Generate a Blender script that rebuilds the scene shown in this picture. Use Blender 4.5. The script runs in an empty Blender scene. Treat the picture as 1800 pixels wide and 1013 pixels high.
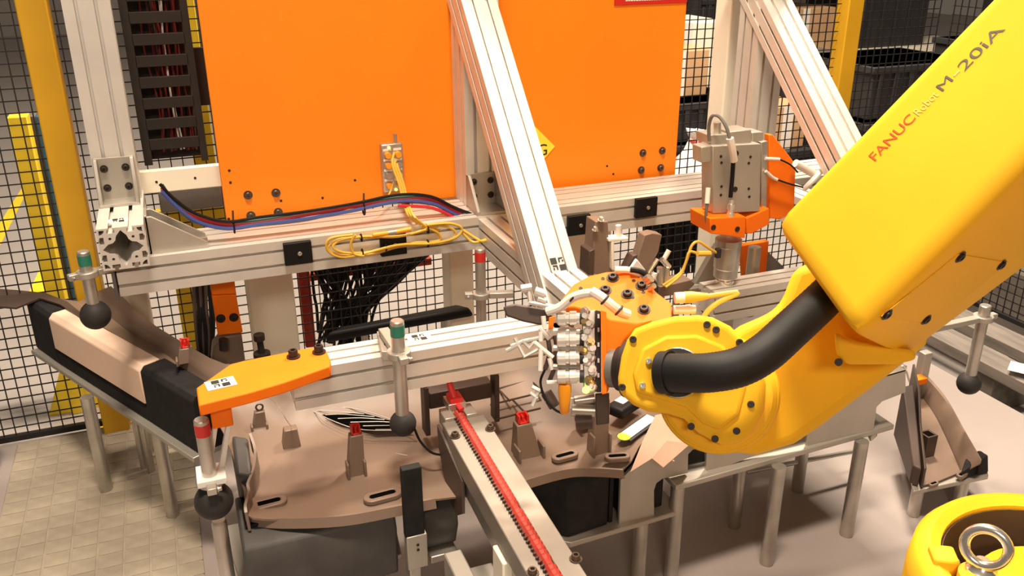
import bpy, bmesh, math, random
from mathutils import Vector as V, Matrix

random.seed(7)
scene = bpy.context.scene
COL = scene.collection

# ------------------------------------------------------------------ camera
F_PX = 1548.8
PITCH, ROLL, YAW = 0.39007, -0.00458, 0.3688
CAM = V((0, 0, 1.34))
_h = V((math.sin(YAW), math.cos(YAW), 0)); _up = V((0, 0, 1))
FW = _h * math.cos(PITCH) - _up * math.sin(PITCH)
_rt = V((math.cos(YAW), -math.sin(YAW), 0)); _u = _rt.cross(FW)
RT = _rt * math.cos(ROLL) + _u * math.sin(ROLL)
UP = -_rt * math.sin(ROLL) + _u * math.cos(ROLL)
cam_data = bpy.data.cameras.new('camera')
cam_data.sensor_fit = 'HORIZONTAL'; cam_data.sensor_width = 36.0
cam_data.lens = F_PX / 1800 * 36.0
cam_data.clip_start = 0.02; cam_data.clip_end = 200
cam = bpy.data.objects.new('camera', cam_data); COL.objects.link(cam)
R = Matrix((RT, UP, -FW)).transposed()
cam.matrix_world = Matrix.Translation(CAM) @ R.to_4x4()
scene.camera = cam

# ------------------------------------------------------------------ light
vs = scene.view_settings
vs.view_transform = 'Standard'; vs.look = 'None'; vs.gamma = 1.0; vs.exposure = 0.0
vs.use_curve_mapping = False
w = bpy.data.worlds.new('hall'); scene.world = w; w.use_nodes = True
bg = w.node_tree.nodes['Background']
bg.inputs[0].default_value = (1.0, 0.80, 0.62, 1); bg.inputs[1].default_value = 0.11
def area(name, loc, target, size, power, col=(1, .84, .66)):
    l = bpy.data.lights.new(name, 'AREA'); l.shape = 'RECTANGLE'; l.size = size[0]; l.size_y = size[1]
    l.energy = power; l.color = col
    o = bpy.data.objects.new(name, l); COL.objects.link(o); o.location = loc
    o.rotation_euler = (V(target) - V(loc)).to_track_quat('-Z', 'Y').to_euler()
    return o
area('ceiling_lamp_main', (0.55, 2.5, 4.4), (0.8, 1.6, 0.3), (.7, .35), 135)
area('ceiling_lamp_front', (0.1, 0.35, 5.4), (0.6, 1.9, 0.6), (1.2, .5), 330)
area('ceiling_lamp_rear', (-0.9, -2.6, 3.1), (0.3, 2.2, 0.6), (.9, .5), 62)
area('ceiling_lamp_right', (2.35, 2.8, 3.6), (1.9, 1.5, 0.1), (.6, .35), 215)
area('ceiling_lamp_back', (0.6, 5.5, 4.6), (0.6, 5.0, 0), (3.0, 1.0), 90)

# ------------------------------------------------------------------ picture measurements -> world points
def ray(x, y): return FW + RT * ((x - 900) / F_PX) - UP * ((y - 506.5) / F_PX)
def at(x, y, d): return CAM + ray(x, y) * d
def oy(x, y, Y): r = ray(x, y); return CAM + r * ((Y - CAM.y) / r.y)
def ox(x, y, X): r = ray(x, y); return CAM + r * ((X - CAM.x) / r.x)
def oz(x, y, Z): r = ray(x, y); return CAM + r * ((Z - CAM.z) / r.z)
def depth(p): return (V(p) - CAM).dot(FW)

# ------------------------------------------------------------------ materials
M = {}
def mat(name, col, rough=.5, metal=0.0, var=0.0, vscale=12, bump=0.0, bscale=80, spec=.5, stretch=None, col2=None, emit=0, rvar=0.0):
    m = bpy.data.materials.new(name); m.use_nodes = True
    nt = m.node_tree; b = nt.nodes['Principled BSDF']
    b.inputs['Base Color'].default_value = (*col, 1); b.inputs['Roughness'].default_value = rough
    b.inputs['Metallic'].default_value = metal; b.inputs['Specular IOR Level'].default_value = spec
    tc = nt.nodes.new('ShaderNodeTexCoord'); src = tc.outputs['Object']
    if stretch:
        mp = nt.nodes.new('ShaderNodeMapping'); mp.inputs['Scale'].default_value = stretch
        nt.links.new(src, mp.inputs[0]); src = mp.outputs[0]
    if var or col2:
        n = nt.nodes.new('ShaderNodeTexNoise'); n.inputs['Scale'].default_value = vscale; n.inputs['Detail'].default_value = 6
        nt.links.new(src, n.inputs[0])
        r = nt.nodes.new('ShaderNodeValToRGB')
        c2 = col2 or tuple(c * (1 - var) for c in col)
        r.color_ramp.elements[0].position = .35; r.color_ramp.elements[1].position = .68
        r.color_ramp.elements[0].color = (*c2, 1); r.color_ramp.elements[1].color = (*col, 1)
        nt.links.new(n.outputs[0], r.inputs[0]); nt.links.new(r.outputs[0], b.inputs['Base Color'])
        if rvar:
            mr = nt.nodes.new('ShaderNodeMapRange'); mr.inputs['To Min'].default_value = rough + rvar; mr.inputs['To Max'].default_value = max(.05, rough - rvar)
            nt.links.new(n.outputs[0], mr.inputs[0]); nt.links.new(mr.outputs[0], b.inputs['Roughness'])
    if bump:
        n2 = nt.nodes.new('ShaderNodeTexNoise'); n2.inputs['Scale'].default_value = bscale; n2.inputs['Detail'].default_value = 4
        nt.links.new(src, n2.inputs[0])
        bp = nt.nodes.new('ShaderNodeBump'); bp.inputs['Strength'].default_value = bump; bp.inputs['Distance'].default_value = .004
        nt.links.new(n2.outputs[0], bp.inputs['Height']); nt.links.new(bp.outputs[0], b.inputs['Normal'])
    if emit:
        b.inputs['Emission Color'].default_value = (*col, 1); b.inputs['Emission Strength'].default_value = emit
    M[name] = m; return m
mat('alu', (.82, .78, .72), .42, .45, var=.14, vscale=9, rvar=.08)
mat('steel', (.62, .58, .52), .36, .8, var=.25, vscale=14, rvar=.1)
mat('chrome', (.88, .86, .82), .2, .9)
mat('silver', (.66, .63, .58), .32, .35)
mat('plate_alu', (.50, .46, .40), .45, .55, var=.18, vscale=6, rvar=.1)
mat('orange', (1.0, .26, .003), .5, var=.06, vscale=3)
mat('orange_part', (1.0, .20, .004), .6, spec=.25, var=.1, vscale=10)
mat('robot_yellow', (.93, .535, .028), .5, spec=.12, var=.08, vscale=5)
mat('fence_yellow', (.74, .40, .012), .45, var=.12, vscale=6)
mat('guard_yellow', (.92, .66, .03), .5, var=.1, vscale=6)
mat('guard_blue', (.03, .13, .30), .5)
mat('cream', (.92, .86, .71), .5, var=.06, vscale=4)
mat('black', (.009, .008, .008), .55, spec=.2)
mat('void', (.003, .003, .003), .9, spec=0)
mat('raw_steel', (.36, .32, .275), .5, .4, var=.2, vscale=10)
mat('black_wire', (.012, .010, .010), .55)
mat('black_foam', (.018, .017, .017), .75, spec=.25, var=.4, vscale=30, bump=.15, bscale=60)
mat('grey_foam', (.075, .068, .064), .55, var=.35, vscale=14, bump=.1, bscale=30)
mat('duct', (.022, .017, .014), .6, spec=.25, var=.2, vscale=20)
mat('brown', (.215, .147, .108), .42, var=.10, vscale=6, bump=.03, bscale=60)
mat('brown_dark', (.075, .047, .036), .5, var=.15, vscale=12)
mat('beige_foam', (.92, .67, .51), .8, var=.08, vscale=8)
mat('rubber', (.030, .027, .026), .6, spec=.3, bump=.05)
mat('hose', (.010, .009, .009), .55, spec=.3)
mat('bolt', (.13, .095, .07), .38, .7)
mat('bolt_dark', (.03, .02, .016), .5, .3)
mat('red', (.62, .022, .014), .35)
mat('red_bright', (.85, .04, .04), .4)
mat('letter_red', (.72, .085, .008), .5)
mat('red_plastic', (.50, .05, .03), .55, spec=.3, var=.3, vscale=60)
mat('green', (.02, .20, .13), .5)
mat('white', (.85, .82, .78), .5)
mat('marker_black', (.012, .012, .012), .6)
mat('tube_white', (.78, .72, .66), .4)
mat('cable_yellow', (.74, .45, .06), .4)
mat('cable_red', (.55, .02, .025), .4)
mat('cable_maroon', (.16, .01, .012), .5)
mat('cable_blue', (.05, .08, .28), .4)
mat('cable_grey', (.12, .14, .17), .4)
mat('cable_green', (.03, .13, .11), .4)
mat('conn_orange', (.92, .36, .02), .4)
mat('amber', (.88, .33, .01), .35)
mat('led_green', (.45, 1.0, .1), .4, emit=3)
mat('led_yellow', (1.0, .8, .2), .4, emit=2.5)
mat('sign_yellow', (.98, .78, .05), .5)
mat('lime', (.62, .90, .02), .5)
mat('paper_tan', (.46, .28, .195), .7, var=.12, vscale=10)
mat('cardboard', (.55, .34, .18), .8, var=.2, vscale=5)
mat('bin_dark', (.025, .024, .026), .6, var=.3, vscale=8)
mat('plank', (.22, .19, .165), .7, var=.35, vscale=6, stretch=(8, 1, 8))
mat('floor', (.37, .315, .295), .45, var=.16, vscale=2.2, bump=.05, bscale=40, rvar=.12)
mat('floor_hall', (.38, .345, .32), .45, var=.1, vscale=1.2)
mat('mat_grey', (.40, .34, .26), .6, var=.2, vscale=20, bump=.1, bscale=60)
mat('lens_grey', (.16, .15, .14), .4)
mat('brass', (.70, .52, .25), .3, .8)

# ------------------------------------------------------------------ mesh helpers
class MB:
    def __init__(s): s.bm = bmesh.new()
    def face(s, pts):
        vs_ = [s.bm.verts.new(p) for p in pts]
        try: return s.bm.faces.new(vs_)
        except ValueError: return None
    def hexa(s, p):              # p: 4 bottom + 4 top
        v = [s.bm.verts.new(q) for q in p]
        for f in ((3, 2, 1, 0), (4, 5, 6, 7), (0, 1, 5, 4), (1, 2, 6, 5), (2, 3, 7, 6), (3, 0, 4, 7)):
            s.bm.faces.new([v[i] for i in f])
        return s
    def box(s, a, b):            # axis aligned from corner to corner
        x0, y0, z0 = a; x1, y1, z1 = b
        return s.hexa([(x0, y0, z0), (x1, y0, z0), (x1, y1, z0), (x0, y1, z0), (x0, y0, z1), (x1, y0, z1), (x1, y1, z1), (x0, y1, z1)])
    def obox(s, c, ax, ay, az):  # centre and three half axes
        c, ax, ay, az = V(c), V(ax), V(ay), V(az)
        return s.hexa([c - ax - ay - az, c + ax - ay - az, c + ax + ay - az, c - ax + ay - az,
                       c - ax - ay + az, c + ax - ay + az, c + ax + ay + az, c - ax + ay + az])
    def plate(s, loops, vec):    # outer loop (+ holes), extruded
        vec = V(vec); bm = s.bm
        if isinstance(loops[0], (V, tuple)): loops = [loops]
        loops = [[V(p) for p in L] for L in loops]
        capA = []; capB = []
        for L in loops:
            a = [bm.verts.new(p) for p in L]; b = [bm.verts.new(p + vec) for p in L]
            n = len(L)
            for i in range(n):
                j = (i + 1) % n
                bm.faces.new((a[i], a[j], b[j], b[i]))
            capA.append(a); capB.append(b)
        for cap in (capA, capB):
            if len(cap) == 1: bm.faces.new(cap[0])
            else:
                ed = []
                for L in cap:
                    for i in range(len(L)):
                        e = bm.edges.get((L[i], L[(i + 1) % len(L)])); ed.append(e)
                bmesh.ops.triangle_fill(bm, use_beauty=True, use_dissolve=False, edges=ed)
        return s
    def rings(s, rs, cap=True, closed=False):    # loft rings of equal count
        bm = s.bm; vr = [[bm.verts.new(p) for p in r] for r in rs]; n = len(rs[0])
        m = len(vr)
        for k in range(m if closed else m - 1):
            a = vr[k]; b = vr[(k + 1) % m]
            for i in range(n):
                j = (i + 1) % n
                bm.faces.new((a[i], a[j], b[j], b[i]))
        if cap and not closed:
            bm.faces.new(list(reversed(vr[0]))); bm.faces.new(vr[-1])
        return s
    def cyl(s, p0, p1, r0, r1=None, n=16, cap=True):
        p0, p1 = V(p0), V(p1); r1 = r0 if r1 is None else r1
        d = (p1 - p0).normalized(); a = d.orthogonal().normalized(); b = d.cross(a)
        def ring(p, r): return [p + (a * math.cos(2 * math.pi * i / n) + b * math.sin(2 * math.pi * i / n)) * r for i in range(n)]
        return s.rings([ring(p0, r0), ring(p1, r1)], cap)
    def lathe(s, p0, axis, prof, n=20, cap=True):   # prof: (distance along axis, radius)
        p0 = V(p0); d = V(axis).normalized(); a = d.orthogonal().normalized(); b = d.cross(a)
        return s.rings([[p0 + d * t + (a * math.cos(2 * math.pi * i / n) + b * math.sin(2 * math.pi * i / n)) * max(r, 1e-5) for i in range(n)] for t, r in prof], cap)
    def tube(s, path, r, n=8, cap=True, sub=4, rfun=None):
        P = smooth(path, sub) if sub > 1 else [V(p) for p in path]
        t = [(P[min(i + 1, len(P) - 1)] - P[max(i - 1, 0)]).normalized() for i in range(len(P))]
        a = t[0].orthogonal().normalized(); rr = []
        for i, p in enumerate(P):
            a = (a - t[i] * a.dot(t[i])).normalized(); b = t[i].cross(a)
            q = rfun(i / (len(P) - 1)) if rfun else r
            rr.append([p + (a * math.cos(2 * math.pi * k / n) + b * math.sin(2 * math.pi * k / n)) * q for k in range(n)])
        return s.rings(rr, cap)
    def ball(s, c, r, n=20):
        prof = [(-r * math.cos(math.pi * i / 14), r * math.sin(math.pi * i / 14)) for i in range(15)]
        return s.lathe(c, (0, 0, 1), prof, n, cap=False)
    def torus(s, c, ax, R_, r, n=28, m=10):
        c = V(c); d = V(ax).normalized(); a = d.orthogonal().normalized(); b = d.cross(a); rr = []
        for i in range(n):
            th = 2 * math.pi * i / n; e = a * math.cos(th) + b * math.sin(th)
            rr.append([c + e * (R_ + r * math.cos(2 * math.pi * k / m)) + d * (r * math.sin(2 * math.pi * k / m)) for k in range(m)])
        return s.rings(rr, closed=True)
    def grid(s, rows, thick=None):   # rows of points; thickness along -Z or vector
        bm = s.bm; g = [[bm.verts.new(p) for p in r] for r in rows]
        for i in range(len(g) - 1):
            for j in range(len(g[0]) - 1):
                bm.faces.new((g[i][j], g[i][j + 1], g[i + 1][j + 1], g[i + 1][j]))
        if thick is not None:
            t = V(thick); h = [[bm.verts.new(V(p) + t) for p in r] for r in rows]
            for i in range(len(g) - 1):
                for j in range(len(g[0]) - 1):
                    bm.faces.new((h[i][j], h[i + 1][j], h[i + 1][j + 1], h[i][j + 1]))
            def side(x, y):
                for k in range(len(x) - 1): bm.faces.new((x[k], x[k + 1], y[k + 1], y[k]))
            side(g[0], h[0]); side(g[-1], h[-1])
            side([r[0] for r in g], [r[0] for r in h]); side([r[-1] for r in g], [r[-1] for r in h])
        return s
    def build(s, name, m, parent=None, smooth_=True, bevel=0, ang=35, segs=2):
        bm = s.bm
        bmesh.ops.remove_doubles(bm, verts=bm.verts, dist=1e-6)
        bmesh.ops.recalc_face_normals(bm, faces=bm.faces)
        lo = V((min(v.co.x for v in bm.verts), min(v.co.y for v in bm.verts), min(v.co.z for v in bm.verts)))
        hi = V((max(v.co.x for v in bm.verts), max(v.co.y for v in bm.verts), max(v.co.z for v in bm.verts)))
        c = (lo + hi) / 2
        if parent is None: c.z = lo.z
        for v in bm.verts: v.co -= c
        me = bpy.data.meshes.new(name); bm.to_mesh(me); bm.free()
        if smooth_:
            me.polygons.foreach_set('use_smooth', [True] * len(me.polygons))
            me.set_sharp_from_angle(angle=math.radians(ang))
        me.materials.append(M[m] if isinstance(m, str) else m)
        o = bpy.data.objects.new(name, me); COL.objects.link(o)
        place(o, c, parent)
        if bevel:
            bv = o.modifiers.new('bevel', 'BEVEL'); bv.width = bevel; bv.segments = segs; bv.limit_method = 'ANGLE'; bv.angle_limit = math.radians(35)
            bv.harden_normals = False
        return o
WORLD = {}
def place(o, c, parent):
    WORLD[o.name] = V(c)
    if parent is not None:
        o.parent = parent; o.location = V(c) - WORLD[parent.name]
    else: o.location = c
def smooth(path, sub=4):
    P = [V(p) for p in path]; out = []
    for i in range(len(P) - 1):
        p0 = P[max(i - 1, 0)]; p1 = P[i]; p2 = P[i + 1]; p3 = P[min(i + 2, len(P) - 1)]
        for k in range(sub):
            t = k / sub
            out.append(.5 * ((2 * p1) + (p2 - p0) * t + (2 * p0 - 5 * p1 + 4 * p2 - p3) * t * t + (3 * p1 - p0 - 3 * p2 + p3) * t ** 3))
    out.append(P[-1]); return out
def tag(o, label, cat, group=None, kind=None):
    if label: o['label'] = label
    if cat: o['category'] = cat
    if group: o['group'] = group
    if kind: o['kind'] = kind
    return o
def thing(name, label, cat, loc, group=None):
    o = bpy.data.objects.new(name, None); COL.objects.link(o); o.empty_display_size = .05
    place(o, V(loc), None); return tag(o, label, cat, group)
def struct(o): o['kind'] = 'structure'; return o
def bolt(parent, p, n, r=.006, h=.005, m='bolt', washer=True, name='bolt'):
    p, n = V(p), V(n).normalized(); b = MB()
    if washer: b.cyl(p, p + n * h * .25, r * 1.45, n=14)
    b.lathe(p + n * h * .2, n, [(0, r), (h * .8, r), (h, r * .85), (h, r * .5), (h * .45, r * .45)], 12)
    return b.build(name, m, parent)
def rot_about(v, ax, a): return Matrix.Rotation(a, 3, V(ax)) @ V(v)

# slotted aluminium profile outline (square, two slots a side), centred, size s
def profile(s, slots=2, wd=None, dp=None, sy=None):
    sy = sy or s
    wd = wd or s * .085; dp = dp or s * .125; pts = []
    def side(a, b, ln, n):
        # from corner a to corner b with n slots
        d = (b - a).normalized(); inn = V((-d.y, d.x)); out = [a]
        pos = [.5] if n == 1 else [.29, .71]
        for q in pos:
            c = a + d * (ln * q)
            l1 = inn * s * .03; cw = s * .085
            out += [c - d * wd / 2, c - d * wd / 2 + l1, c - d * cw + l1 * 1.3, c - d * cw + inn * dp, c + d * cw + inn * dp, c + d * cw + l1 * 1.3, c + d * wd / 2 + l1, c + d * wd / 2]
        return out
    h, k = s / 2, sy / 2
    c = [V((-h, -k)), V((h, -k)), V((h, k)), V((-h, k))]
    for i in range(4): pts += side(c[i], c[(i + 1) % 4], (c[(i + 1) % 4] - c[i]).length, slots)
    return pts
def extrude_profile(p0, p1, u, v, s, slots=2, sy=None, hollow=False, mbx=None):
    """profile of size s along u and v, from p0 to p1 (centre line)"""
    p0, p1, u, v = V(p0), V(p1), V(u).normalized(), V(v).normalized()
    loops = [[p0 + u * q.x + v * q.y for q in profile(s, slots, sy=sy)]]
    if hollow:
        k = s
        cross = [(-.43, 0), (-.30, -.12), (-.20, -.14), (-.14, -.20), (-.11, -.30), (0, -.43), (.11, -.30), (.14, -.20), (.20, -.14), (.30, -.12),
                 (.43, 0), (.30, .12), (.20, .14), (.14, .20), (.11, .30), (0, .43), (-.11, .30), (-.14, .20), (-.20, .14), (-.30, .12)]
        loops.append([p0 + u * a * k + v * b * k for a, b in cross])
        for sx in (-1, 1):
            for sy_ in (-1, 1):
                loops.append([p0 + u * (sx * .245 + .035 * math.cos(t * math.pi / 4)) * k + v * (sy_ * .245 + .035 * math.sin(t * math.pi / 4)) * k for t in range(8)])
                loops.append([p0 + u * sx * a * k + v * sy_ * b * k for a, b in ((.455, .34), (.455, .46), (.34, .455), (.36, .40), (.40, .36))])
    b = mbx or MB(); b.plate(loops, p1 - p0); return b
# ------------------------------------------------------------------ setting: floors
struct(MB().box((-1.6, -1.5, -.06), (2.22, 2.49, 0)).build('floor', 'floor', smooth_=False))
struct(MB().box((-9, 2.49, -.10), (12, 14, -.02)).build('floor_hall', 'floor_hall', smooth_=False))
struct(MB().box((2.22, -1.5, -.20), (12, 2.49, -.12)).build('floor_lower', 'floor_hall', smooth_=False))
struct(MB().box((-9, 14, -.1), (12, 14.1, 6)).build('wall_back', 'floor_hall', smooth_=False))
# painted floor lines of the hall
for k, q in enumerate([[(0, 432), (0, 392), (40, 328), (52, 328)], [(48, 520), (80, 452), (108, 440), (112, 520)]]):
    pts = [oz(x, y, -.0195) for x, y in q]
    struct(MB().plate(pts, (0, 0, .001)).build('trim_%d' % (k + 1), 'guard_yellow', smooth_=False))
# embossed mat on the floor, left
mt = thing('floor_mat', 'beige embossed rubber mat with rows of raised pads at left foot of fence', 'mat', (-.33, 1.85, 0))
MB().box((-.53, 1.36, 0), (-.075, 2.47, .006)).build('base', 'mat_grey', mt, bevel=.003)
padm = None
for i in range(8):
    for j in range(22):
        x = -.525 + i * .057; y = 1.37 + j * .05
        if padm is None:
            o = MB().box((x, y, .006), (x + .052, y + .046, .0075)).build('pad', 'mat_grey', mt, bevel=.001); padm = o
            base = V((x, y, 0)); l0 = o.location.copy()
        else:
            o = padm.copy(); COL.objects.link(o); o.parent = mt; o.location = l0 + V((x, y, 0)) - base

# ------------------------------------------------------------------ mesh fence
FY = 2.5
def mesh_panel(label, p0, p1, z0, z1, pitch=.030, nm='mesh_fence'):
    p0, p1 = V(p0), V(p1); L = (p1 - p0).length; d = (p1 - p0) / L; nrm = V((-d.y, d.x, 0))
    t = thing(nm, label, 'fence', (p0 + p1) / 2 + V((0, 0, z0)), 'wire mesh fence panels around the cell')
    b = MB(); r = .0021
    n = int(L / pitch)
    def wire(a, c):
        dd = (c - a).normalized(); u = dd.orthogonal().normalized() * r; v = dd.cross(u)
        b.rings([[a + u, a + v, a - u, a - v], [c + u, c + v, c - u, c - v]], cap=False)
    for i in range(n + 1):
        q = p0 + d * (i * pitch + .008); wire(q + V((0, 0, z0)), q + V((0, 0, z1)))
    for i in range(int((z1 - z0) / pitch) + 1):
        z = z0 + i * pitch; wire(p0 + V((0, 0, z)) + nrm * .003, p1 + V((0, 0, z)) + nrm * .003)
    o = b.build('wire_mesh', 'black_wire', t, smooth_=False); o['kind'] = 'stuff'
    for z in (z0, z1):
        c = (p0 + p1) / 2 + V((0, 0, z))
        MB().obox(c, d * L / 2, nrm * .009, V((0, 0, .008))).build('rail', 'black_wire', t, smooth_=False)
    return t
mesh_panel('black wire mesh fence panel left of the thick yellow post', (-1.35, FY, 0), (-.305, FY, 0), .012, 1.75)
mesh_panel('long black wire mesh fence panel running behind the orange panels', (-.235, FY, 0), (2.165, FY, 0), .012, 1.75)
mesh_panel('short black wire mesh fence panel right of the far yellow post', (2.235, FY, 0), (2.60, FY, 0), .012, 1.75)
mesh_panel('black wire mesh fence panel along the right edge behind the robot arm', (2.66, FY, -.1), (2.66, .9, -.1), .15, 1.75)
def fence_post(x, y, hw, label):
    t = thing('fence_post', label, 'post', (x, y, 0), 'yellow fence posts')
    MB().box((x - hw, y - hw, -.02), (x + hw, y + hw, 1.9)).build('post', 'fence_yellow', t, bevel=.004)
    MB().box((x - hw * 1.8, y - hw * 1.8, -.02), (x + hw * 1.8, y + hw * 1.8, -.01)).build('foot_plate', 'fence_yellow', t, bevel=.002)
fence_post(-.27, 2.47, .034, 'thick yellow square fence post beside the tall left aluminium post')
fence_post(2.20, 2.5, .032, 'far yellow fence post seen right of the sloping aluminium brace')

# ------------------------------------------------------------------ behind the fence, left
t = thing('guard_post', 'flat yellow guard post standing behind the mesh at far left', 'post', (-.47, 2.66, -.02))
a = oy(41, 250, 2.66); 
MB().box((a.x - .024, 2.64, -.02), (a.x + .024, 2.70, oy(32, 203, 2.66).z)).build('post', 'guard_yellow', t, bevel=.003)
MB().plate([V((a.x - .09, 2.66, -.02)), V((a.x + .08, 2.66, -.02)), V((a.x + .02, 2.66, .16)), V((a.x - .02, 2.66, .16))], (0, .02, 0)).build('gusset', 'guard_yellow', t)
t = thing('rack_upright', 'blue steel upright standing behind the mesh next to yellow guard', 'upright', (-.38, 2.72, -.02))
a = oy(84, 250, 2.72)
MB().box((a.x - .017, 2.71, -.02), (a.x + .017, 2.76, oy(72, 203, 2.72).z)).build('post', 'guard_blue', t, bevel=.003)
MB().box((a.x - .055, 2.72, -.02), (a.x - .018, 2.78, oy(72, 203, 2.72).z)).build('web', 'lens_grey', t, bevel=.002)
MB().box((a.x - .06, 2.69, -.02), (a.x + .04, 2.80, -.012)).build('foot_plate', 'guard_blue', t)
# low machine silhouettes seen through mesh at far left
t = thing('trolley', 'dark tube trolley standing behind the mesh at the left picture edge', 'trolley', (-1.0, 4.0, -.02))
for dx in (-.35, .15):
    for dy in (0, .4): MB().cyl((-1.0 + dx, 4.0 + dy, .04), (-1.0 + dx, 4.0 + dy, .62), .018).build('leg', 'lens_grey', t)
for z in (.25, .6): MB().box((-1.38, 3.97, z), (-.82, 4.43, z + .03)).build('shelf', 'bin_dark', t, bevel=.004)
for dx in (-.35, .15):
    for dy in (0, .4): MB().torus((-1.0 + dx, 4.0 + dy, .01), (1, 0, 0), .022, .008, 14, 6).build('wheel', 'black', t)
# dark rounded form of unknown kind at bottom-left edge
t = thing('form', 'dark rounded black drum at the bottom left edge of the fence', 'form', (-.655, 2.38, 0))
MB().lathe((-.655, 2.36, 0), (0, 0, 1), [(0, .085), (.05, .10), (.18, .10), (.26, .085), (.31, .05), (.32, 0)], 24).build('body', 'black_foam', t)
MB().torus((-.655, 2.36, .16), (0, 0, 1), .1, .006, 24, 6).build('hoop', 'black', t)

# ------------------------------------------------------------------ cream columns
def column(x0, x1, y0, y1, label, ztop=1.9):
    t = thing('column', label, 'column', ((x0 + x1) / 2, (y0 + y1) / 2, 0), 'cream steel columns behind the frame')
    MB().box((x0, y0, .0), (x1, y1, ztop)).build('shaft', 'cream', t, bevel=.005)
    MB().box((x0 - .02, y0 - .02, 0), (x1 + .02, y1 + .02, .012)).build('foot_plate', 'cream', t, bevel=.002)
t = thing('yellow_barrier', 'yellow barrier boards behind the mesh under the left beam end', 'barrier', (.02, 2.68, -.02))
for x0, x1, z0, z1 in ((-.06, .0, .0, .62), (.03, .11, .25, .40), (.05, .09, .0, .60), (-.10, .14, .50, .58)): MB().box((x0, 2.66 + x0 * .1, z0 - .02), (x1, 2.69 + x0 * .1, z1)).build('board', 'guard_yellow', t, bevel=.003)
column(-.19, -.12, 2.28, 2.35, 'cream steel column under the left end of the aluminium beam')
column(.128, .25, 2.32, 2.42, 'wide cream steel column below the beam next to the black cable fan')
column(.70, .775, 2.32, 2.40, 'cream steel column below the beam behind the red-topped rod')
column(1.04, 1.21, 2.28, 2.36, 'cream steel column below the beam behind the brown upright')
column(1.545, 1.625, 2.24, 2.32, 'tall cream steel column beside the right aluminium post')

# ------------------------------------------------------------------ aluminium frame
S = .09
fr = thing('aluminium_frame', 'slotted aluminium profile frame of posts, beam and sloping braces carrying the orange panels', 'frame', (.7, 2.0, .6))
EX, EY, EZ = V((1, 0, 0)), V((0, 1, 0)), V((0, 0, 1))
extrude_profile((-.131, 2.135, .775), (-.131, 2.135, 1.95), EX, EY, S).build('post', 'alu', fr, ang=20)
extrude_profile((-.129, 1.88, .731), (-.129, 2.20, .731), EX, EZ, S, hollow=True).build('foot_beam', 'alu', fr, ang=20)
BY0, BZ0, BS = 1.93, .607, .081
extrude_profile((-.155, BY0 + BS / 2, BZ0 + BS / 2), (1.80, BY0 + BS / 2, BZ0 + BS / 2), EY, EZ, BS, slots=2).build('cross_beam', 'alu', fr, ang=20)
extrude_profile((-.080, BY0 + BS * 1.5 + .001, BZ0 + BS / 2), (1.80, BY0 + BS * 1.5 + .001, BZ0 + BS / 2), EY, EZ, BS, slots=2).build('rear_beam', 'alu', fr, ang=20)
extrude_profile((.705, 2.065, .688), (.705, 2.065, 1.95), EX, EY, S).build('post', 'alu', fr, ang=20)
extrude_profile((.70, 1.40, .643), (.70, BY0, .643), EX, EZ, .081).build('foot_beam', 'alu', fr, ang=20)
extrude_profile((1.53, 2.065, .688), (1.53, 2.065, 1.95), EX, EY, S).build('post', 'alu', fr, ang=20)
extrude_profile((1.53, 1.30, .643), (1.53, BY0, .643), EX, EZ, .081).build('foot_beam', 'alu', fr, ang=20)
def brace(x, ptop, pbot, th, wd):
    # ptop/pbot: (Y,Z) of the upper face line
    d = (V((0, *pbot)) - V((0, *ptop))).normalized(); n = V((0, d.z, -d.y));
    if n.z < 0: n = -n           # outward (up / toward camera) normal
    a = V((x, *ptop)) - n * th / 2 - d * .15; b = V((x, *pbot)) - n * th / 2
    return extrude_profile(a, b, EX, n, wd, sy=th).build('brace', 'alu', fr, ang=20)
br1 = brace(.698, (2.015, 1.19), (1.49, .630), .088, .085)
brace(1.527, (2.055, 1.200), (1.50, .688), .075, .09)
# corner brackets
def bracket(cx, yb, zb, wdt, hgt, dep, th=.006):
    """gusset bracket: plate on the post front (y=yb) and on the beam top (z=zb)"""
    t = MB()
    t.box((cx - wdt / 2, yb - th, zb), (cx + wdt / 2, yb, zb + hgt)); t.box((cx - wdt / 2, yb - dep, zb), (cx + wdt / 2, yb, zb + th))
    for s in (-1, 1):
        x0 = cx + s * wdt / 2 - (0 if s < 0 else .008)
        t.plate([V((x0, yb - th, zb + th)), V((x0, yb - dep, zb + th)), V((x0, yb - dep, zb + .010)), V((x0, yb - .020, zb + hgt)), V((x0, yb - th, zb + hgt))], (.008, 0, 0))
    o = t.build('corner_bracket', 'plate_alu', fr, bevel=.0012)
    for sx in (-1, 1):
        for z in (.032, .076): bolt(o, (cx + sx * .022, yb - th, zb + z * hgt / .1), (0, -1, 0), .0058, .007, 'bolt_dark')
    return o
bracket(-.131, 2.090, .776, .082, .098, .056)
bracket(.700, 2.020, .688, .082, .085, .085)
bracket(1.53, 2.020, .688, .082, .085, .085)
# triangular gusset between left foot and beam top
g = MB()
for y in (1.945, 2.005):
    g.plate([V((-.083, y, .692)), V((.035, y, .692)), V((.035, y, .702)), V((-.070, y, .772)), V((-.083, y, .772))], (0, .007, 0))
g.box((-.084, 1.945, .688), (.038, 2.012, .694)); g.box((-.084, 1.945, .688), (-.078, 2.012, .775))
g.build('corner_bracket', 'plate_alu', fr, bevel=.001)
# end plate below left foot
MB().box((-.165, 1.925, .60), (-.158, 2.015, .692)).build('end_cap', 'lens_grey', fr, bevel=.001)
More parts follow.
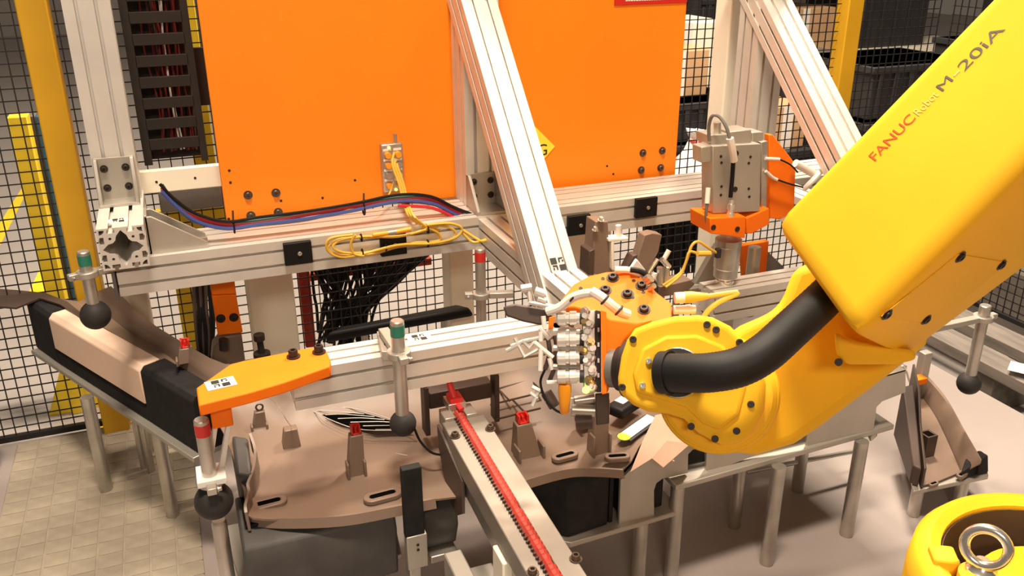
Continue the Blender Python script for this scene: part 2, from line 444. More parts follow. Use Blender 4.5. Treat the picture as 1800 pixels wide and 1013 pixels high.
# cream cross bar between left post and the panel
cb = thing('cream_bar', 'cream flat bar with two small holes between left post and orange panel', 'bar', (0, 2.16, .80))
a, b_, c_ = oy(247, 303, 2.16), oy(392, 288, 2.16), oy(262, 343, 2.16)
MB().box((-.088, 2.16, .765), (.10, 2.18, .818)).build('bar', 'cream', cb, bevel=.002)
for px_, py_ in ((275, 320), (343, 313)): bolt(cb, oy(px_, py_, 2.16), (0, -1, 0), .003, .001, 'bolt_dark', washer=False, name='hole')

o = MB().box((-.055, 2.21, .70), (.09, 2.30, .762)).build('terminal_box', 'lens_grey', None, bevel=.004); tag(o, 'grey terminal box behind the cables under the cream bar', 'box')
# fiducial stickers -----------------------------------------------------
def marker(parent, c, u, v, s, sticker=None, pat=None):
    """2 x 2 block mark: c centre, u right, v up, s half size; optional white label backing"""
    c, u, v = V(c), V(u).normalized(), V(v).normalized(); n = u.cross(v)
    if sticker:
        o = MB().obox(c + n * .0004, u * sticker[0], v * sticker[1], n * .0004).build('sticker', 'white', parent, smooth_=False)
    else: o = parent
    b = MB(); z = n * .0011
    q = s * .5
    for (i, j) in ((-1, 1), (1, -1)): b.obox(c + z + u * i * q * 1.15 + v * j * q * 1.15, u * q * .95, v * q * .95, n * .0002)
    for (i, j) in ((1, 1), (-1, -1)):
        b.obox(c + z + u * i * q * 1.1 + v * (j * q * 1.1 + q * .7), u * q * .7, v * q * .22, n * .0002)
        b.obox(c + z + u * (i * q * 1.1 - i * q * .55) + v * (j * q * 1.1), u * q * .22, v * q * .55, n * .0002)
        b.obox(c + z + u * (i * q * 1.1 + i * q * .5) + v * (j * q * 1.1 - q * .2), u * q * .22, v * q * .35, n * .0002)
    return b.build('printed_mark', 'marker_black', o, smooth_=False)
d1 = (V((0, 1.49, .630)) - V((0, 2.015, 1.19))).normalized(); n1 = V((0, d1.z, -d1.y)); n1 = n1 if n1.z > 0 else -n1
q1 = ox(981, 465, .705)
# drop the mark on the brace's upper face
rr = ray(981, 465); k_ = (V((0, 2.015, 1.19)) - CAM).dot(n1) / rr.dot(n1)
marker(fr, CAM + rr * k_, (1, 0, 0), -d1, .0145)
marker(fr, oz(208, 388, .776), (1, 0, 0), (0, 1, 0), .011, sticker=(.019, .011))

# ------------------------------------------------------------------ orange panels
PY = 2.12
def panel(label, x0, x1, z0, bolts, dots, th=.012):
    t = MB().box((x0, PY, z0), (x1, PY + th, 1.75)).build('orange_panel', 'orange', fr, bevel=.002); t['label'] = label
    for p in bolts: bolt(t, oy(*p, PY), (0, -1, 0), .0075, .006, 'bolt')
    for p in dots: bolt(t, oy(*p, PY), (0, -1, 0), .0032, .0008, 'bolt_dark', washer=False, name='hole')
    return t
panel('large orange guard panel left of the middle post', oy(372, 195, PY).x, .672, oy(402, 392, PY).z, [(436, 343), (485, 339), (441, 379), (489, 373)],
      [(403, 300), (405, 321), (402, 385), (494, 353), (567, 348), (624, 317), (497, 385)])
pr = panel('orange guard panel right of the middle post under the red sign', .738, oy(1197, 157, PY).x, oy(1187, 317, PY).z, [(1130, 269), (1164, 265), (1127, 299), (1161, 295)], [(1067, 292), (1078, 306)])
# red sign with illegible white line
rs = thing('red_sign', 'red rounded sign with white lettering on the right orange panel', 'sign', oy(1143, 5, PY))
p0, p1 = oy(1079, 10, PY), oy(1207, 4, PY)
MB().box((p0.x, PY - .003, p0.z), (p1.x, PY - .0005, p0.z + .09)).build('board', 'red', rs, bevel=.004)
b = MB(); x = p0.x + .032
while x < p1.x - .03:
    wl = random.uniform(.004, .009); b.box((x, PY - .0036, p0.z + .010), (x + wl, PY - .0031, p0.z + .0145)); x += wl + .002
b.build('lettering', 'white', rs, smooth_=False)
# yellow diamond sign
ds = thing('diamond_sign', 'yellow diamond warning sign half hidden behind the sloping brace', 'sign', oy(930, 262, PY))
cc = oy(925, 262, PY - .001); hd = (oy(975, 256, PY).x - cc.x)
MB().plate([cc + V((hd, 0, 0)), cc + V((0, 0, hd)), cc + V((-hd, 0, 0)), cc + V((0, 0, -hd))], (0, -.0015, 0)).build('board', 'sign_yellow', ds, smooth_=False)
def text(parent, body, c, u, v, h, m, depth_=.0004, name='lettering', align='LEFT', sx=1.0):
    cu = bpy.data.curves.new(name, 'FONT'); cu.body = body; cu.size = h / .7; cu.align_x = align; cu.extrude = depth_
    o = bpy.data.objects.new('tmp', cu); COL.objects.link(o)
    dg = bpy.context.evaluated_depsgraph_get(); dg.update()
    me = bpy.data.meshes.new_from_object(o.evaluated_get(dg)); COL.objects.unlink(o); bpy.data.objects.remove(o)
    u, v = V(u).normalized(), V(v).normalized(); n = u.cross(v)
    for vt in me.vertices: vt.co = u * vt.co.x * sx + v * vt.co.y + n * vt.co.z
    me.materials.clear(); me.materials.append(M[m])
    ob = bpy.data.objects.new(name, me); COL.objects.link(ob); place(ob, V(c), parent); return ob
text(ds, 'G', oy(944, 274, PY - .0028), (1, 0, 0), (0, 0, 1), .030, 'marker_black')
# ------------------------------------------------------------------ fixture table: left wing
def P2(p, z): return oz(p[0], p[1], z)
def leg(parent, p, ztop, r=.0155):
    b = MB(); b.lathe((p[0], p[1], 0), (0, 0, 1), [(0, r * .92), (.004, r), (ztop, r)], 20); return b.build('leg', 'steel', parent)
ft = thing('fixture_table', 'aluminium fixture table with bent plates on round steel legs under the bumper', 'table', (.6, 1.6, 0))
ZL = .29
# left wing base plate (runs diagonally under black rail)
e0, e1 = P2((62, 613), ZL), P2((348, 802), ZL)
dL = (e1 - e0).normalized(); nL = V((-dL.y, dL.x, 0)); nL = nL if nL.x > 0 else -nL
MB().plate([e0 - nL * .012, e1 - nL * .012, e1 + nL * .17, e0 + nL * .10], (0, 0, -.012)).build('wing_plate', 'plate_alu', ft, bevel=.002)
for p in ((188, 865), (305, 910), (267, 832)):
    q = oz(*p, 0); leg(ft, q, ZL - .012, .0155 if p[0] != 267 else .010)
leg(ft, oz(255, 826, 0), ZL - .012, .010)
# right wing low plate
ZR = .095
MB().plate([P2(p, ZR) for p in ((1606, 864), (1738, 836), (1732, 815), (1640, 740), (1590, 780))], (0, 0, -.012)).build('wing_plate', 'plate_alu', ft, bevel=.002)
for p in ((1605, 905), (1683, 893)): leg(ft, oz(*p, 0), ZR - .012, .0145)
# main front plate, upper right
ZU = .272
MB().plate([V((.862, 1.298, ZU)), V((1.455, 1.322, ZU)), V((1.455, 1.60, ZU)), V((.862, 1.60, ZU))], (0, 0, -.013)).build('top_plate', 'plate_alu', ft, bevel=.002)
for p in ((1487, 940), (1347, 990), (1290, 925)): leg(ft, oz(*p, 0), ZU - .013, .0155)
q = V((.888, 1.33, 0)); leg(ft, q, ZU - .013, .0155)
leg(ft, V((1.36, 1.50, 0)), ZU - .013)
# lower front plate (right of feeder and left of feeder)
ZF = .19
MB().plate([P2(p, ZF) for p in ((905, 925), (940, 942), (1004, 955), (1198, 897))] + [V((.90, 1.60, ZF)), V((.52, 1.60, ZF))], (0, 0, -.012)).build('low_plate', 'plate_alu', ft, bevel=.002)
leg(ft, V((.805, 1.33, 0)), ZF - .012); leg(ft, V((.66, 1.40, 0)), ZF - .012, .013)
MB().plate([P2(p, ZF) for p in ((520, 1022), (640, 995), (706, 974))] + [V((.33, 1.62, ZF)), V((-.02, 1.62, ZF)), V((.00, 1.40, ZF))], (0, 0, -.012)).build('low_plate', 'plate_alu', ft, bevel=.002)
leg(ft, V((.03, 1.55, 0)), ZF - .012); leg(ft, V((.27, 1.50, 0)), ZF - .012)
# upright sheet on the right with notches
SY = 1.322
out = [(1088, 932), (1091, 845), (1128, 806), (1150, 790), (1215, 760), (1300, 735), (1450, 690), (1592, 650), (1592, 690), (1551, 706), (1541, 716), (1536, 756), (1419, 790), (1419, 760), (1370, 778), (1330, 800),
       (1242, 834), (1242, 792), (1236, 787), (1218, 791), (1210, 799), (1209, 832), (1165, 842), (1154, 850), (1150, 862), (1150, 913)]
MB().plate([oy(x, y, SY) for x, y in out], (0, .008, 0)).build('upright_sheet', 'plate_alu', ft, bevel=.0008)
MB().box((.76, SY + .02, ZF + .002), (.86, 1.56, .33)).build('notch_dark_block', 'black_foam', ft, bevel=.004)  # black block added behind the sheet so its notches read dark
MB().box((.87, SY + .03, ZU + .002), (1.42, 1.56, .325)).build('notch_dark_block', 'black_foam', ft, bevel=.004)  # second added block, same dark backing for the upper notches
# sheet top flange at right
a, b_ = oy(1592, 650, SY), oy(1500, 676, SY)
MB().plate([a, b_, b_ + V((0, .06, 0)), a + V((0, .06, 0))], (0, 0, -.004)).build('flange', 'plate_alu', ft)
# cross brace rod below the upper plate
MB().cyl(oy(1312, 830, 1.50), oy(1510, 792, 1.50), .006).build('cross_rod', 'steel', ft)
# clamp bolt under right end of plate
MB().lathe(V((1.41, 1.34, ZU - .013)), (0, 0, -1), [(0, .012), (.012, .012), (.03, .002)], 10).build('stop_screw', 'steel', ft)

# ------------------------------------------------------------------ black rail with beige pad (left)
rl = thing('support_rail', 'black foam support rail with a pale beige pad along the left wing', 'rail', (-.22, 2.05, ZL))
ZT = ZL + .140
def railbox(pa, pb, z0, z1, w0, name, m, bev=.012, lift=0):
    A, B = P2(pa, ZL), P2(pb, ZL); A.z = B.z = 0
    d = (B - A).normalized(); n = V((-d.y, d.x, 0)); n = n if n.x > 0 else -n
    ch = .012
    sec = [(-lift, z0), (w0, z0), (w0, z1), (ch * .8, z1), (-lift, z1 - ch)]
    b = MB(); b.rings([[Q + n * s + V((0, 0, z)) for s, z in sec] for Q in (A, B)]); return b.build(name, m, rl, bevel=.003)
railbox((64, 611), (104, 640), ZL, ZT, .052, 'end_block', 'black_foam')
railbox((104, 640), (262, 741), ZL, ZL + .045, .052, 'lower_rail', 'black_foam')
railbox((104, 640), (262, 741), ZL + .045, ZT + .002, .050, 'pad', 'beige_foam', lift=.002)
railbox((262, 741), (352, 800), ZL, ZT, .062, 'end_block', 'black_foam')

# ------------------------------------------------------------------ brown bumper
bp = thing('bumper', 'brown moulded plastic car bumper lying inside up across the fixture', 'bumper', (.6, 1.6, .30))
ST = [((95, 524, .432), (140, 530, .425), (165, 515, .45), (195, 503, .50)),
      ((140, 550, .432), (180, 548, .43), (205, 540, .46), (222, 528, .50)),
      ((200, 587, .430), (225, 582, .43), (243, 572, .46), (255, 560, .50)),
      ((270, 632, .430), (290, 622, .43), (303, 612, .46), (318, 600, .49)),
      ((345, 690, .42), (362, 680, .42), (378, 668, .44), (395, 640, .47)),
      ((392, 760, .40), (415, 725, .39), (440, 690, .41), (470, 640, .45)),
      ((428, 860, .385), (450, 800, .36), (485, 720, .385), (520, 650, .45)),
      ((432, 905, .372), (460, 845, .352), (520, 745, .370), (560, 650, .44)),
      ((490, 913, .356), (510, 850, .350), (560, 745, .365), (610, 650, .43)),
      ((600, 909, .352), (605, 845, .350), (625, 745, .365), (670, 650, .42)),
      ((700, 891, .352), (700, 830, .350), (705, 735, .365), (740, 640, .42)),
      ((765, 878, .352), (770, 815, .350), (790, 725, .365), (810, 630, .42)),
      ((860, 866, .352), (850, 800, .350), (850, 715, .370), (860, 620, .42)),
      ((930, 845, .350), (915, 780, .350), (910, 700, .375), (920, 615, .42)),
      ((1000, 826, .352), (985, 765, .350), (975, 690, .375), (985, 605, .42)),
      ((1092, 828, .352), (1070, 760, .355), (1050, 680, .375), (1050, 600, .42)),
      ((1135, 770, .37), (1120, 720, .37), (1110, 660, .38), (1110, 590, .42))]
rows = []
for st in ST:
    c = [oz(*p) for p in st]; r = []
    for k in range(3):
        for q in range(3): r.append(c[k].lerp(c[k + 1], q / 3))
    r.append(c[3]); rows.append([V((p.x, p.y, p.z)) for p in r])
lst = rows[-1]
for dx, dz in ((.10, -.04), (.22, -.08), (.32, -.11)): rows.append([V((p.x + dx, p.y + .05, p.z + dz)) for p in lst])
# smooth along the length
sm = []
for j in range(len(rows[0])): sm.append(smooth([r[j] for r in rows], 3))
rows = [[sm[j][i] for j in range(len(sm))] for i in range(len(sm[0]))]
MB().grid(rows, (0, 0, -.004)).build('shell', 'brown', bp, ang=60)
# raised rim on the left edge and front lip
rim = [oz(x, y, z) for x, y, z in ((438, 770, .42), (447, 800, .405), (443, 835, .395), (434, 858, .39), (436, 872, .385), (430, 895, .38), (431, 910, .372))]
b = MB(); b.grid([[p + V((0, 0, .010)), p + V((.002, 0, -.03))] for p in smooth(rim, 3)], (.005, 0, 0)); b.build('rim', 'brown', bp)
lip = [oz(x, y, .353) for x, y in ((431, 908), (490, 914), (600, 910), (700, 892), (765, 879))]
b = MB(); b.grid([[p + V((0, -.002, .004)), p + V((0, -.008, -.014))] for p in smooth(lip, 4)], (0, .005, 0)); b.build('front_lip', 'brown', bp)
lip = [oz(x, y, .353) for x, y in ((900, 856), (940, 842), (1000, 827), (1050, 826), (1095, 829))]
b = MB(); b.grid([[p + V((0, -.002, .004)), p + V((0, -.008, -.012))] for p in smooth(lip, 4)], (0, .005, 0)); b.build('front_lip', 'brown', bp)
# oval slotted bosses
def oval(px_, py_, z, lw=.037, hw=.0165, rotz=0.06):
    c = oz(px_, py_, z); u = V((math.cos(rotz), math.sin(rotz), 0)); v = V((-u.y, u.x, 0))
    def ring(L, H, n=8):
        o = []
        for s in (1, -1):
            for k in range(n + 1):
                a = -math.pi / 2 + math.pi * k / n
                o.append(c + u * s * (L - H) + (u * math.cos(a) + v * math.sin(a)) * H * s)
        return o
    ob = MB().plate([ring(lw, hw), ring(lw * .68, hw * .36)], (0, 0, .010)).build('slot_boss', 'brown', bp, bevel=.002)
    i = MB().plate([p + V((0, 0, .0085)) for p in ring(lw * .66, hw * .34)], (0, 0, .0012)).build('slot', 'void', ob, smooth_=False)
oval(470, 890, .352); oval(673, 876, .352); oval(993, 806, .354, .029, .013); oval(1085, 808, .362, .026, .012, -.25)
# moulded towers with red clips
def tower(base, top, zb, wb, wt, red=True, dpt=.8, ribs=True):
    c = oz(*base, zb); zt = oy(*top, c.y).z; xt = oy(*top, c.y).x
    b = MB()
    def ring(x, y, z, w_): return [V((x - w_, y - w_ * dpt, z)), V((x + w_, y - w_ * dpt, z)), V((x + w_, y + w_ * dpt, z)), V((x - w_, y + w_ * dpt, z))]
    b.rings([ring(c.x, c.y, zb - .004, wb), ring(xt, c.y, zt, wt)])
    if ribs:
        for s in (-1, 1): b.box((c.x + s * wb - .0025, c.y - wb * 1.3, zb - .004), (c.x + s * wb + .0025, c.y, zb + (zt - zb) * .38))
    o = b.build('tower', 'brown', bp, bevel=.002)
    if red:
        h = .019; r = MB(); w_ = wt * .72
        r.box((xt - w_, c.y - w_ * .8, zt), (xt - w_ * .62, c.y + w_ * .8, zt + h)); r.box((xt + w_ * .62, c.y - w_ * .8, zt), (xt + w_, c.y + w_ * .8, zt + h))
        r.box((xt - w_, c.y - w_ * .8, zt), (xt + w_, c.y + w_ * .8, zt + .003)); r.box((xt - w_ * .2, c.y - w_ * .5, zt), (xt + w_ * .2, c.y + w_ * .5, zt + h * .8))
        r.box((xt - w_, c.y + w_ * .5, zt), (xt + w_, c.y + w_ * .8, zt + h))
        r.build('clip', 'red', o, bevel=.0008)
    return o
tower((625, 830), (625, 762), .352, .0165, .0125); tower((925, 795), (918, 742), .352, .026, .0155)
tower((328, 632), (326, 610), .45, .020, .013)
tower((512, 785), (510, 752), .356, .019, .013, red=False, ribs=False)
tower((456, 752), (456, 722), .37, .015, .010, red=False)
MB().torus(oy(456, 716, oz(456, 752, .37).y), (0, 1, 0), .007, .002, 14, 6).build('clip_loop', 'brown_dark', bp)
tower((1030, 740), (1028, 700), .375, .020, .016, red=False); tower((1050, 790), (1055, 700), .355, .018, .016, red=False)
# dark inner support at left rim
b = MB(); pth = [oz(x, y, .35) for x, y in ((420, 775), (425, 820), (418, 860))]
b.hexa([oz(407, 800, .30), oz(436, 800, .30), oz(440, 905, .30), oz(425, 905, .30), oz(408, 765, .415), oz(436, 770, .415), oz(444, 835, .405), oz(415, 835, .405)])
b.build('rim_support', 'grey_foam', bp, bevel=.006)
# ribs (tile pattern) under gripper
for (x0, y0, x1, y1) in ((862, 712, 952, 690), (870, 738, 950, 718), (850, 690, 935, 668)):
    MB().tube([oz(x0, y0, .385), oz(x1, y1, .388)], .0022, 6, sub=1).build('rib', 'brown_dark', bp)
for (x0, y0, x1, y1) in ((872, 680, 896, 705), (900, 702, 925, 728), (932, 668, 955, 690)):
    MB().tube([oz(x0, y0, .385), oz(x1, y1, .388)], .0022, 6, sub=1).build('rib', 'brown_dark', bp)
# left wing outer flange
b = MB(); b.plate([oz(x, y, .438) for x, y in ((-30, 506), (30, 510), (80, 515), (118, 530), (150, 556), (160, 572), (135, 553), (105, 535), (70, 524), (50, 532), (28, 541), (-30, 536))], (0, 0, -.005)); b.build('wing_flange', 'brown_dark', bp)
# right wing
wz = ZR + .003
lo_ = smooth([oz(x, y, wz) for x, y in ((1604, 680), (1640, 728), (1668, 785), (1688, 832))], 5)
hi_ = smooth([oz(x, y, wz + .055) for x, y in ((1618, 652), (1660, 700), (1694, 760), (1724, 812))], 5)
b = MB(); b.grid([[q, q.lerp(r_, .5) + V((-.003, -.003, 0)), r_ + V((-.004, -.004, 0)), r_ + V((.006, .004, .003)), r_ + V((.014, .009, -.004)), r_ + V((.018, .012, -.05))] for q, r_ in zip(lo_, hi_)], (0, 0, -.003)); b.build('wing_wall', 'brown', bp, ang=40)
b = MB(); b.plate([q + V((0, 0, 0)) for q in lo_] + [oz(x, y, wz) for x, y in ((1640, 852), (1618, 856), (1600, 780), (1592, 700))], (0, 0, .004)); b.build('wing_floor', 'brown', bp)
nr, fa = oz(1622, 858, wz), oz(1590, 735, wz)
b = MB(); b.plate([nr, fa, fa + V((0, 0, .165)), fa.lerp(nr, .35) + V((0, 0, .15)), fa.lerp(nr, .6) + V((0, 0, .10)), nr + V((0, 0, .055))], (-.007, 0, 0)); b.build('wing_wall', 'brown_dark', bp, bevel=.001)
b = MB(); b.hexa([oz(1598, 850, wz), oz(1614, 856, wz), oz(1590, 760, wz), oz(1570, 765, wz), oz(1598, 850, wz) + V((0, 0, .05)), oz(1614, 856, wz) + V((0, 0, .05)), oz(1590, 760, wz) + V((0, 0, .145)), oz(1570, 765, wz) + V((0, 0, .145))]); b.build('wing_core', 'brown_dark', bp, bevel=.004)
p = oz(1626, 800, wz + .004); b = MB()
b.plate([[p + V((-.014, -.012, 0)), p + V((.018, -.012, 0)), p + V((.018, .020, 0)), p + V((-.014, .020, 0))], [p + V((-.009, -.007, 0)), p + V((.013, -.007, 0)), p + V((.013, .015, 0)), p + V((-.009, .015, 0))]], (0, 0, .060)); b.build('clip_tower', 'brown_dark', bp, bevel=.001)
oval(1690, 838, wz + .004, .018, .009, .3); oval(1640, 855, wz + .004, .014, .007, .1)
b = MB(); b.hexa([oz(1690, 842, wz), oz(1737, 832, wz), oz(1733, 800, wz), oz(1705, 805, wz), oz(1688, 832, wz + .022), oz(1738, 800, wz + .05), oz(1722, 792, wz + .05), oz(1700, 798, wz + .03)]); b.build('corner_block', 'black_foam', bp, bevel=.004)

# grille of thin bars in the bumper opening
gr = thing('grille', 'thin pale bar grille in the bumper opening under the aluminium bar', 'grille', oz(650, 745, .37))
b = MB(); b.plate([oz(x, y, .3735) for x, y in ((545, 722), (575, 718), (640, 728), (690, 742), (728, 754), (660, 758), (600, 745))], (0, 0, .002)); b.build('opening', 'void', gr)
for k in range(6):
    t_ = k / 5
    a = (552 + 18 * t_ * 2.2, 722 + 30 * t_ * 1.1); c = (640 + 70 * t_, 728 + 22 * t_)
    MB().tube([oz(550 + 22 * k, 723 + 6.5 * k, .381), oz(575 + 30 * k, 722 + 6.5 * k, .383), oz(640 + 18 * k, 728 + 5 * k, .381)], .0008, 6).build('bar', 'alu', gr)
MB().tube([oz(x, y, .382) for x, y in ((548, 722), (600, 716), (660, 728), (732, 756))], .0010, 6).build('frame', 'alu', gr)
MB().tube([oz(x, y, .382) for x, y in ((548, 722), (590, 742), (640, 756), (732, 756))], .0009, 6).build('frame', 'alu', gr)
# loose pale threads
def strand(label, pts, m='tube_white', r=.0008):
    o = MB().tube(pts, r, 5).build('thread', m); return tag(o, label, 'thread')
strand('pale thread hanging from the orange outrigger to the brown stub', [oy(470, 697, 1.50), oy(488, 712, 1.49), oy(503, 738, 1.48), oz(512, 750, .405)])
strand('pale thread lying on the brown bumper right of the red-tipped tower', [oz(650, 786, .3555), oz(680, 794, .3545), oz(716, 801, .3545)])

# ------------------------------------------------------------------ blocks along the front
def block(name, label, top, z0, Y, dp_, m, bev=.006, sub=None):
    pts = [oy(x, y, Y) for x, y in top]; t = MB().plate(pts, (0, dp_, 0)).build(name, m, None, bevel=bev); return t
fb = thing('foam_block', 'long dark grey foam block under the bumper front edge at lower left', 'block', (.15, 1.36, ZF))
b = MB(); Yb = 1.335
b.rings([[V((x, Yb + .012, .19)), V((x, Yb, .30)), V((x, Yb + .012, .325)), V((x, Yb + .045, .338)), V((x, Yb + .16, .338)), V((x, Yb + .16, .19))] for x in (.010, .270, .285)])
b.build('body', 'grey_foam', fb, bevel=.005)
MB().box((.02, Yb + .05, .338), (.27, Yb + .15, .346)).build('top_pad', 'black', fb, bevel=.002)
b2 = thing('foam_block', 'small dark grey foam block between the black upright and the feeder', 'block', (.37, 1.36, ZF))
b = MB(); b.rings([[V((x, Yb + .02, .222)), V((x, Yb, .275)), V((x, Yb + .006, .312)), V((x, Yb + .03, .325)), V((x, Yb + .14, .325)), V((x, Yb + .14, .222))] for x in (.335, .345, .405)])
b.build('body', 'grey_foam', b2, bevel=.006)
MB().box((.345, Yb - .005, .205), (.40, Yb + .10, .221)).build('base', 'steel', b2, bevel=.002)
MB().box((.355, Yb + .03, .178), (.39, Yb + .09, .205)).build('spacer', 'steel', b2)
b3 = thing('foam_block', 'black faceted foam block under the bumper right of the feeder', 'block', (.64, 1.36, ZF))
pts = [(.548, 1.40), (.63, 1.322), (.725, 1.330), (.725, 1.47), (.548, 1.47)]
b = MB(); b.rings([[V((x, y, ZF)) for x, y in pts], [V((x, y, .315)) for x, y in pts], [V((.56, 1.42, .336)), V((.635, 1.345, .338)), V((.72, 1.350, .338)), V((.72, 1.46, .338)), V((.56, 1.46, .338))]])
b.build('body', 'black_foam', b3, bevel=.005)
MB().box((.728, 1.335, ZF), (.738, 1.46, .33)).build('side_strip', 'black', b3, bevel=.002)
up = thing('stop_post', 'black rectangular upright on a pale steel foot in front of bumper', 'stop', (.305, 1.29, .19))
c0 = oy(716, 825, 1.285); ztop = c0.z
MB().box((.288, 1.283, .315), (.324, 1.300, ztop)).build('upright', 'black_foam', up, bevel=.002)
fo = MB().box((.289, 1.281, .245), (.327, 1.302, .318)).build('foot', 'plate_alu', up, bevel=.0015)
for z in (.287, .298): bolt(fo, (.309, 1.281, z), (0, -1, 0), .0028, .001, 'bolt_dark', washer=False, name='hole')
MB().box((.296, 1.302, .18), (.318, 1.335, .26)).build('arm', 'steel', up, bevel=.002)
tn = thing('paper_sheet', 'folded tan masking paper lying between the bumper and notched aluminium sheet', 'paper', oz(1165, 785, .36))
b = MB()
fold = [[(1152, 730, .40), (1195, 722, .405), (1238, 752, .395)], [(1130, 775, .385), (1172, 775, .395), (1214, 780, .382)], [(1108, 830, .362), (1146, 806, .378), (1166, 822, .366)]]
b.grid([[oz(*p) for p in r] for r in fold], (0, 0, -.001)); b.build('sheet', 'paper_tan', tn, ang=15)
b = MB(); b.grid([[oz(*p) for p in r] for r in [[(1145, 792, .376), (1170, 792, .384)], [(1165, 808, .374), (1186, 812, .366)]]], (0, 0, .001)); b.build('flap', 'paper_tan', tn, ang=15)
# hand scanner and tag strip
sc_ = thing('hand_scanner', 'black rounded handheld device with a white label on the bumper', 'device', oz(1100, 722, .385))
c = oz(1098, 722, .386)
b = MB(); L_ = V((.036, .018, 0)); N_ = V((-.010, .020, 0)); b.obox(c + V((0, 0, .012)), L_, N_, (0, 0, .012)); b.build('body', 'black', sc_, bevel=.008, segs=3)
MB().obox(c + V((-.004, .004, .0246)), L_ * .35, N_ * .5, (0, 0, .0006)).build('label', 'white', sc_, smooth_=False)
ts = thing('tag_strip', 'white tag strip with a lime green round end on the dark plate', 'tag', oz(1118, 755, .375))
A, B = oz(1097, 768, .378), oz(1146, 733, .382); d = (B - A).normalized(); n = V((-d.y, d.x, 0))
MB().obox((A + B) / 2 + V((0, 0, -.003)), d * .05, n * .018, (0, 0, .0015)).build('backing', 'bin_dark', ts, bevel=.001)
MB().obox((A + B) / 2, d * (B - A).length / 2, n * .0125, (0, 0, .0008)).build('strip', 'white', ts, smooth_=False)
MB().cyl(A + V((0, 0, -.0008)), A + V((0, 0, .0012)), .0135, n=24).build('dot', 'lime', ts)
b = MB()
for i in range(3):
    for k in range(3): b.obox(A + d * (.020 + i * .006) + n * (-.005 + k * .005) + V((0, 0, .001)), d * random.uniform(.001, .0024), n * .0004, (0, 0, .0001))
b.build('printed_lines', 'marker_black', ts, smooth_=False)
# ------------------------------------------------------------------ aluminium locating bar with arms
lb = thing('locating_bar', 'square slotted aluminium bar with a square mark sticker above the bumper', 'bar', (.42, 1.49, .53))
BH = .079; by, bz = 1.445, .526
extrude_profile((.137, by + BH / 2, bz + BH / 2), (.70, by + BH / 2, bz + BH / 2), EY, EZ, BH).build('profile', 'alu', lb, ang=20)
marker(lb, oz(737, 594, bz + BH + .0003), (1, 0, 0), (0, 1, 0), .0125, sticker=(.023, .014))
for x_ in (.66, .74): MB().box((x_ - .012, by, bz + BH), (x_ + .012, by + BH, .603)).build('spacer', 'steel', lb)
ztop = bz + BH
# orange arm plate on the bar
oa = thing('outrigger', 'orange angled outrigger plate with a white square-mark sticker bolted on the bar', 'outrigger', oz(450, 660, ztop + .02))
zt = ztop + .022
out = [(345, 682), (405, 640), (428, 634), (545, 611), (572, 613), (581, 632), (580, 644), (500, 672), (440, 690), (349, 713)]
MB().plate([oz(x, y, zt) for x, y in out], (0, 0, -.021)).build('plate', 'orange_part', oa, bevel=.0025)
for p in ((516, 628), (561, 620)): 
    q = oz(*p, zt); bolt(oa, q, (0, 0, 1), .0085, .012, 'bolt_dark')
cm = oz(388, 675, zt); u_ = (oz(410, 668, zt) - oz(366, 678, zt)); v_ = V((-u_.y, u_.x, 0))
marker(oa, cm + V((0, 0, .0003)), u_, v_, .0135, sticker=(.024, .017))
c = oz(384, 718, zt - .03)
b = MB(); b.box((c.x - .014, c.y - .004, zt - .066), (c.x + .020, c.y + .026, zt - .021)); b.build('block', 'orange_part', oa, bevel=.002)
# white forked clamp below
b = MB(); zc0 = zt - .066
pA = V((c.x - .018, c.y - .004, zc0)); 
rodc = V((-.0245, 1.375, 0))
for s in (-.012, .010):
    b.hexa([V((c.x + .003 + s - .004, c.y + .004, zc0)), V((c.x + .003 + s + .004, c.y + .004, zc0)), V((c.x + .003 + s + .004, c.y + .016, zc0)), V((c.x + .003 + s - .004, c.y + .016, zc0)),
            V((rodc.x + .012 + s - .006, rodc.y + .018, .470)), V((rodc.x + .012 + s + .004, rodc.y + .018, .470)), V((rodc.x + .012 + s + .004, rodc.y + .034, .470)), V((rodc.x + .012 + s - .006, rodc.y + .034, .470))])
b.box((rodc.x - .022, rodc.y - .020, .462), (rodc.x + .026, rodc.y + .034, .474)); b.build('fork', 'white', oa, bevel=.0015)

def ball_rod(label, x, y, z0, z1, rr, rb, band=None, arm=None, low=None, clampz=None):
    t = thing('ball_rod', label, 'rod', (x, y, z0 - rb), 'ball-ended hold-down rods')
    MB().lathe((x, y, z0), (0, 0, 1), [(0, rr), (z1 - z0 - .002, rr), (z1 - z0, rr * .85)], 20).build('rod', 'steel', t)
    if band: 
        MB().cyl((x, y, z1 - .030), (x, y, z1 - .008), rr * 1.04, n=20).build('band', band, t)
    if rb: MB().ball((x, y, z0), rb).build('ball', 'rubber', t)
    if clampz:
        b = MB(); b.lathe((x, y, clampz), (0, 0, 1), [(0, rr * 1.02), (0, rr * 1.75), (.013, rr * 1.75), (.013, rr * 1.02)], 20, cap=False)
        if arm:
            a = V(arm); d = (a - V((x, y, a.z))); d.z = 0; n = V((-d.y, d.x, 0)).normalized()
            s = V((x, y, clampz + .0065)); e = V((a.x, a.y, clampz + .0065))
            b.obox((s + e) / 2 + d.normalized() * rr * .8, (e - s) / 2 - d.normalized() * rr * .8, n * .010, V((0, 0, .0065)))
            b2 = s - d.normalized() * rr * 2.2; b.obox(b2, d.normalized() * .010, n * .008, V((0, 0, .0065)))
        b.build('clamp_arm', 'plate_alu', t, bevel=.0015)
        dd = (V(arm) - V((x, y, V(arm).z))).normalized() if arm else V((1, 0, 0))
        n = V((-dd.y, dd.x, 0)).normalized(); bolt(t, V((x, y, clampz + .006)) - dd * rr * 2.4 - n * .009, -n, .004, .006, 'steel')
    return t
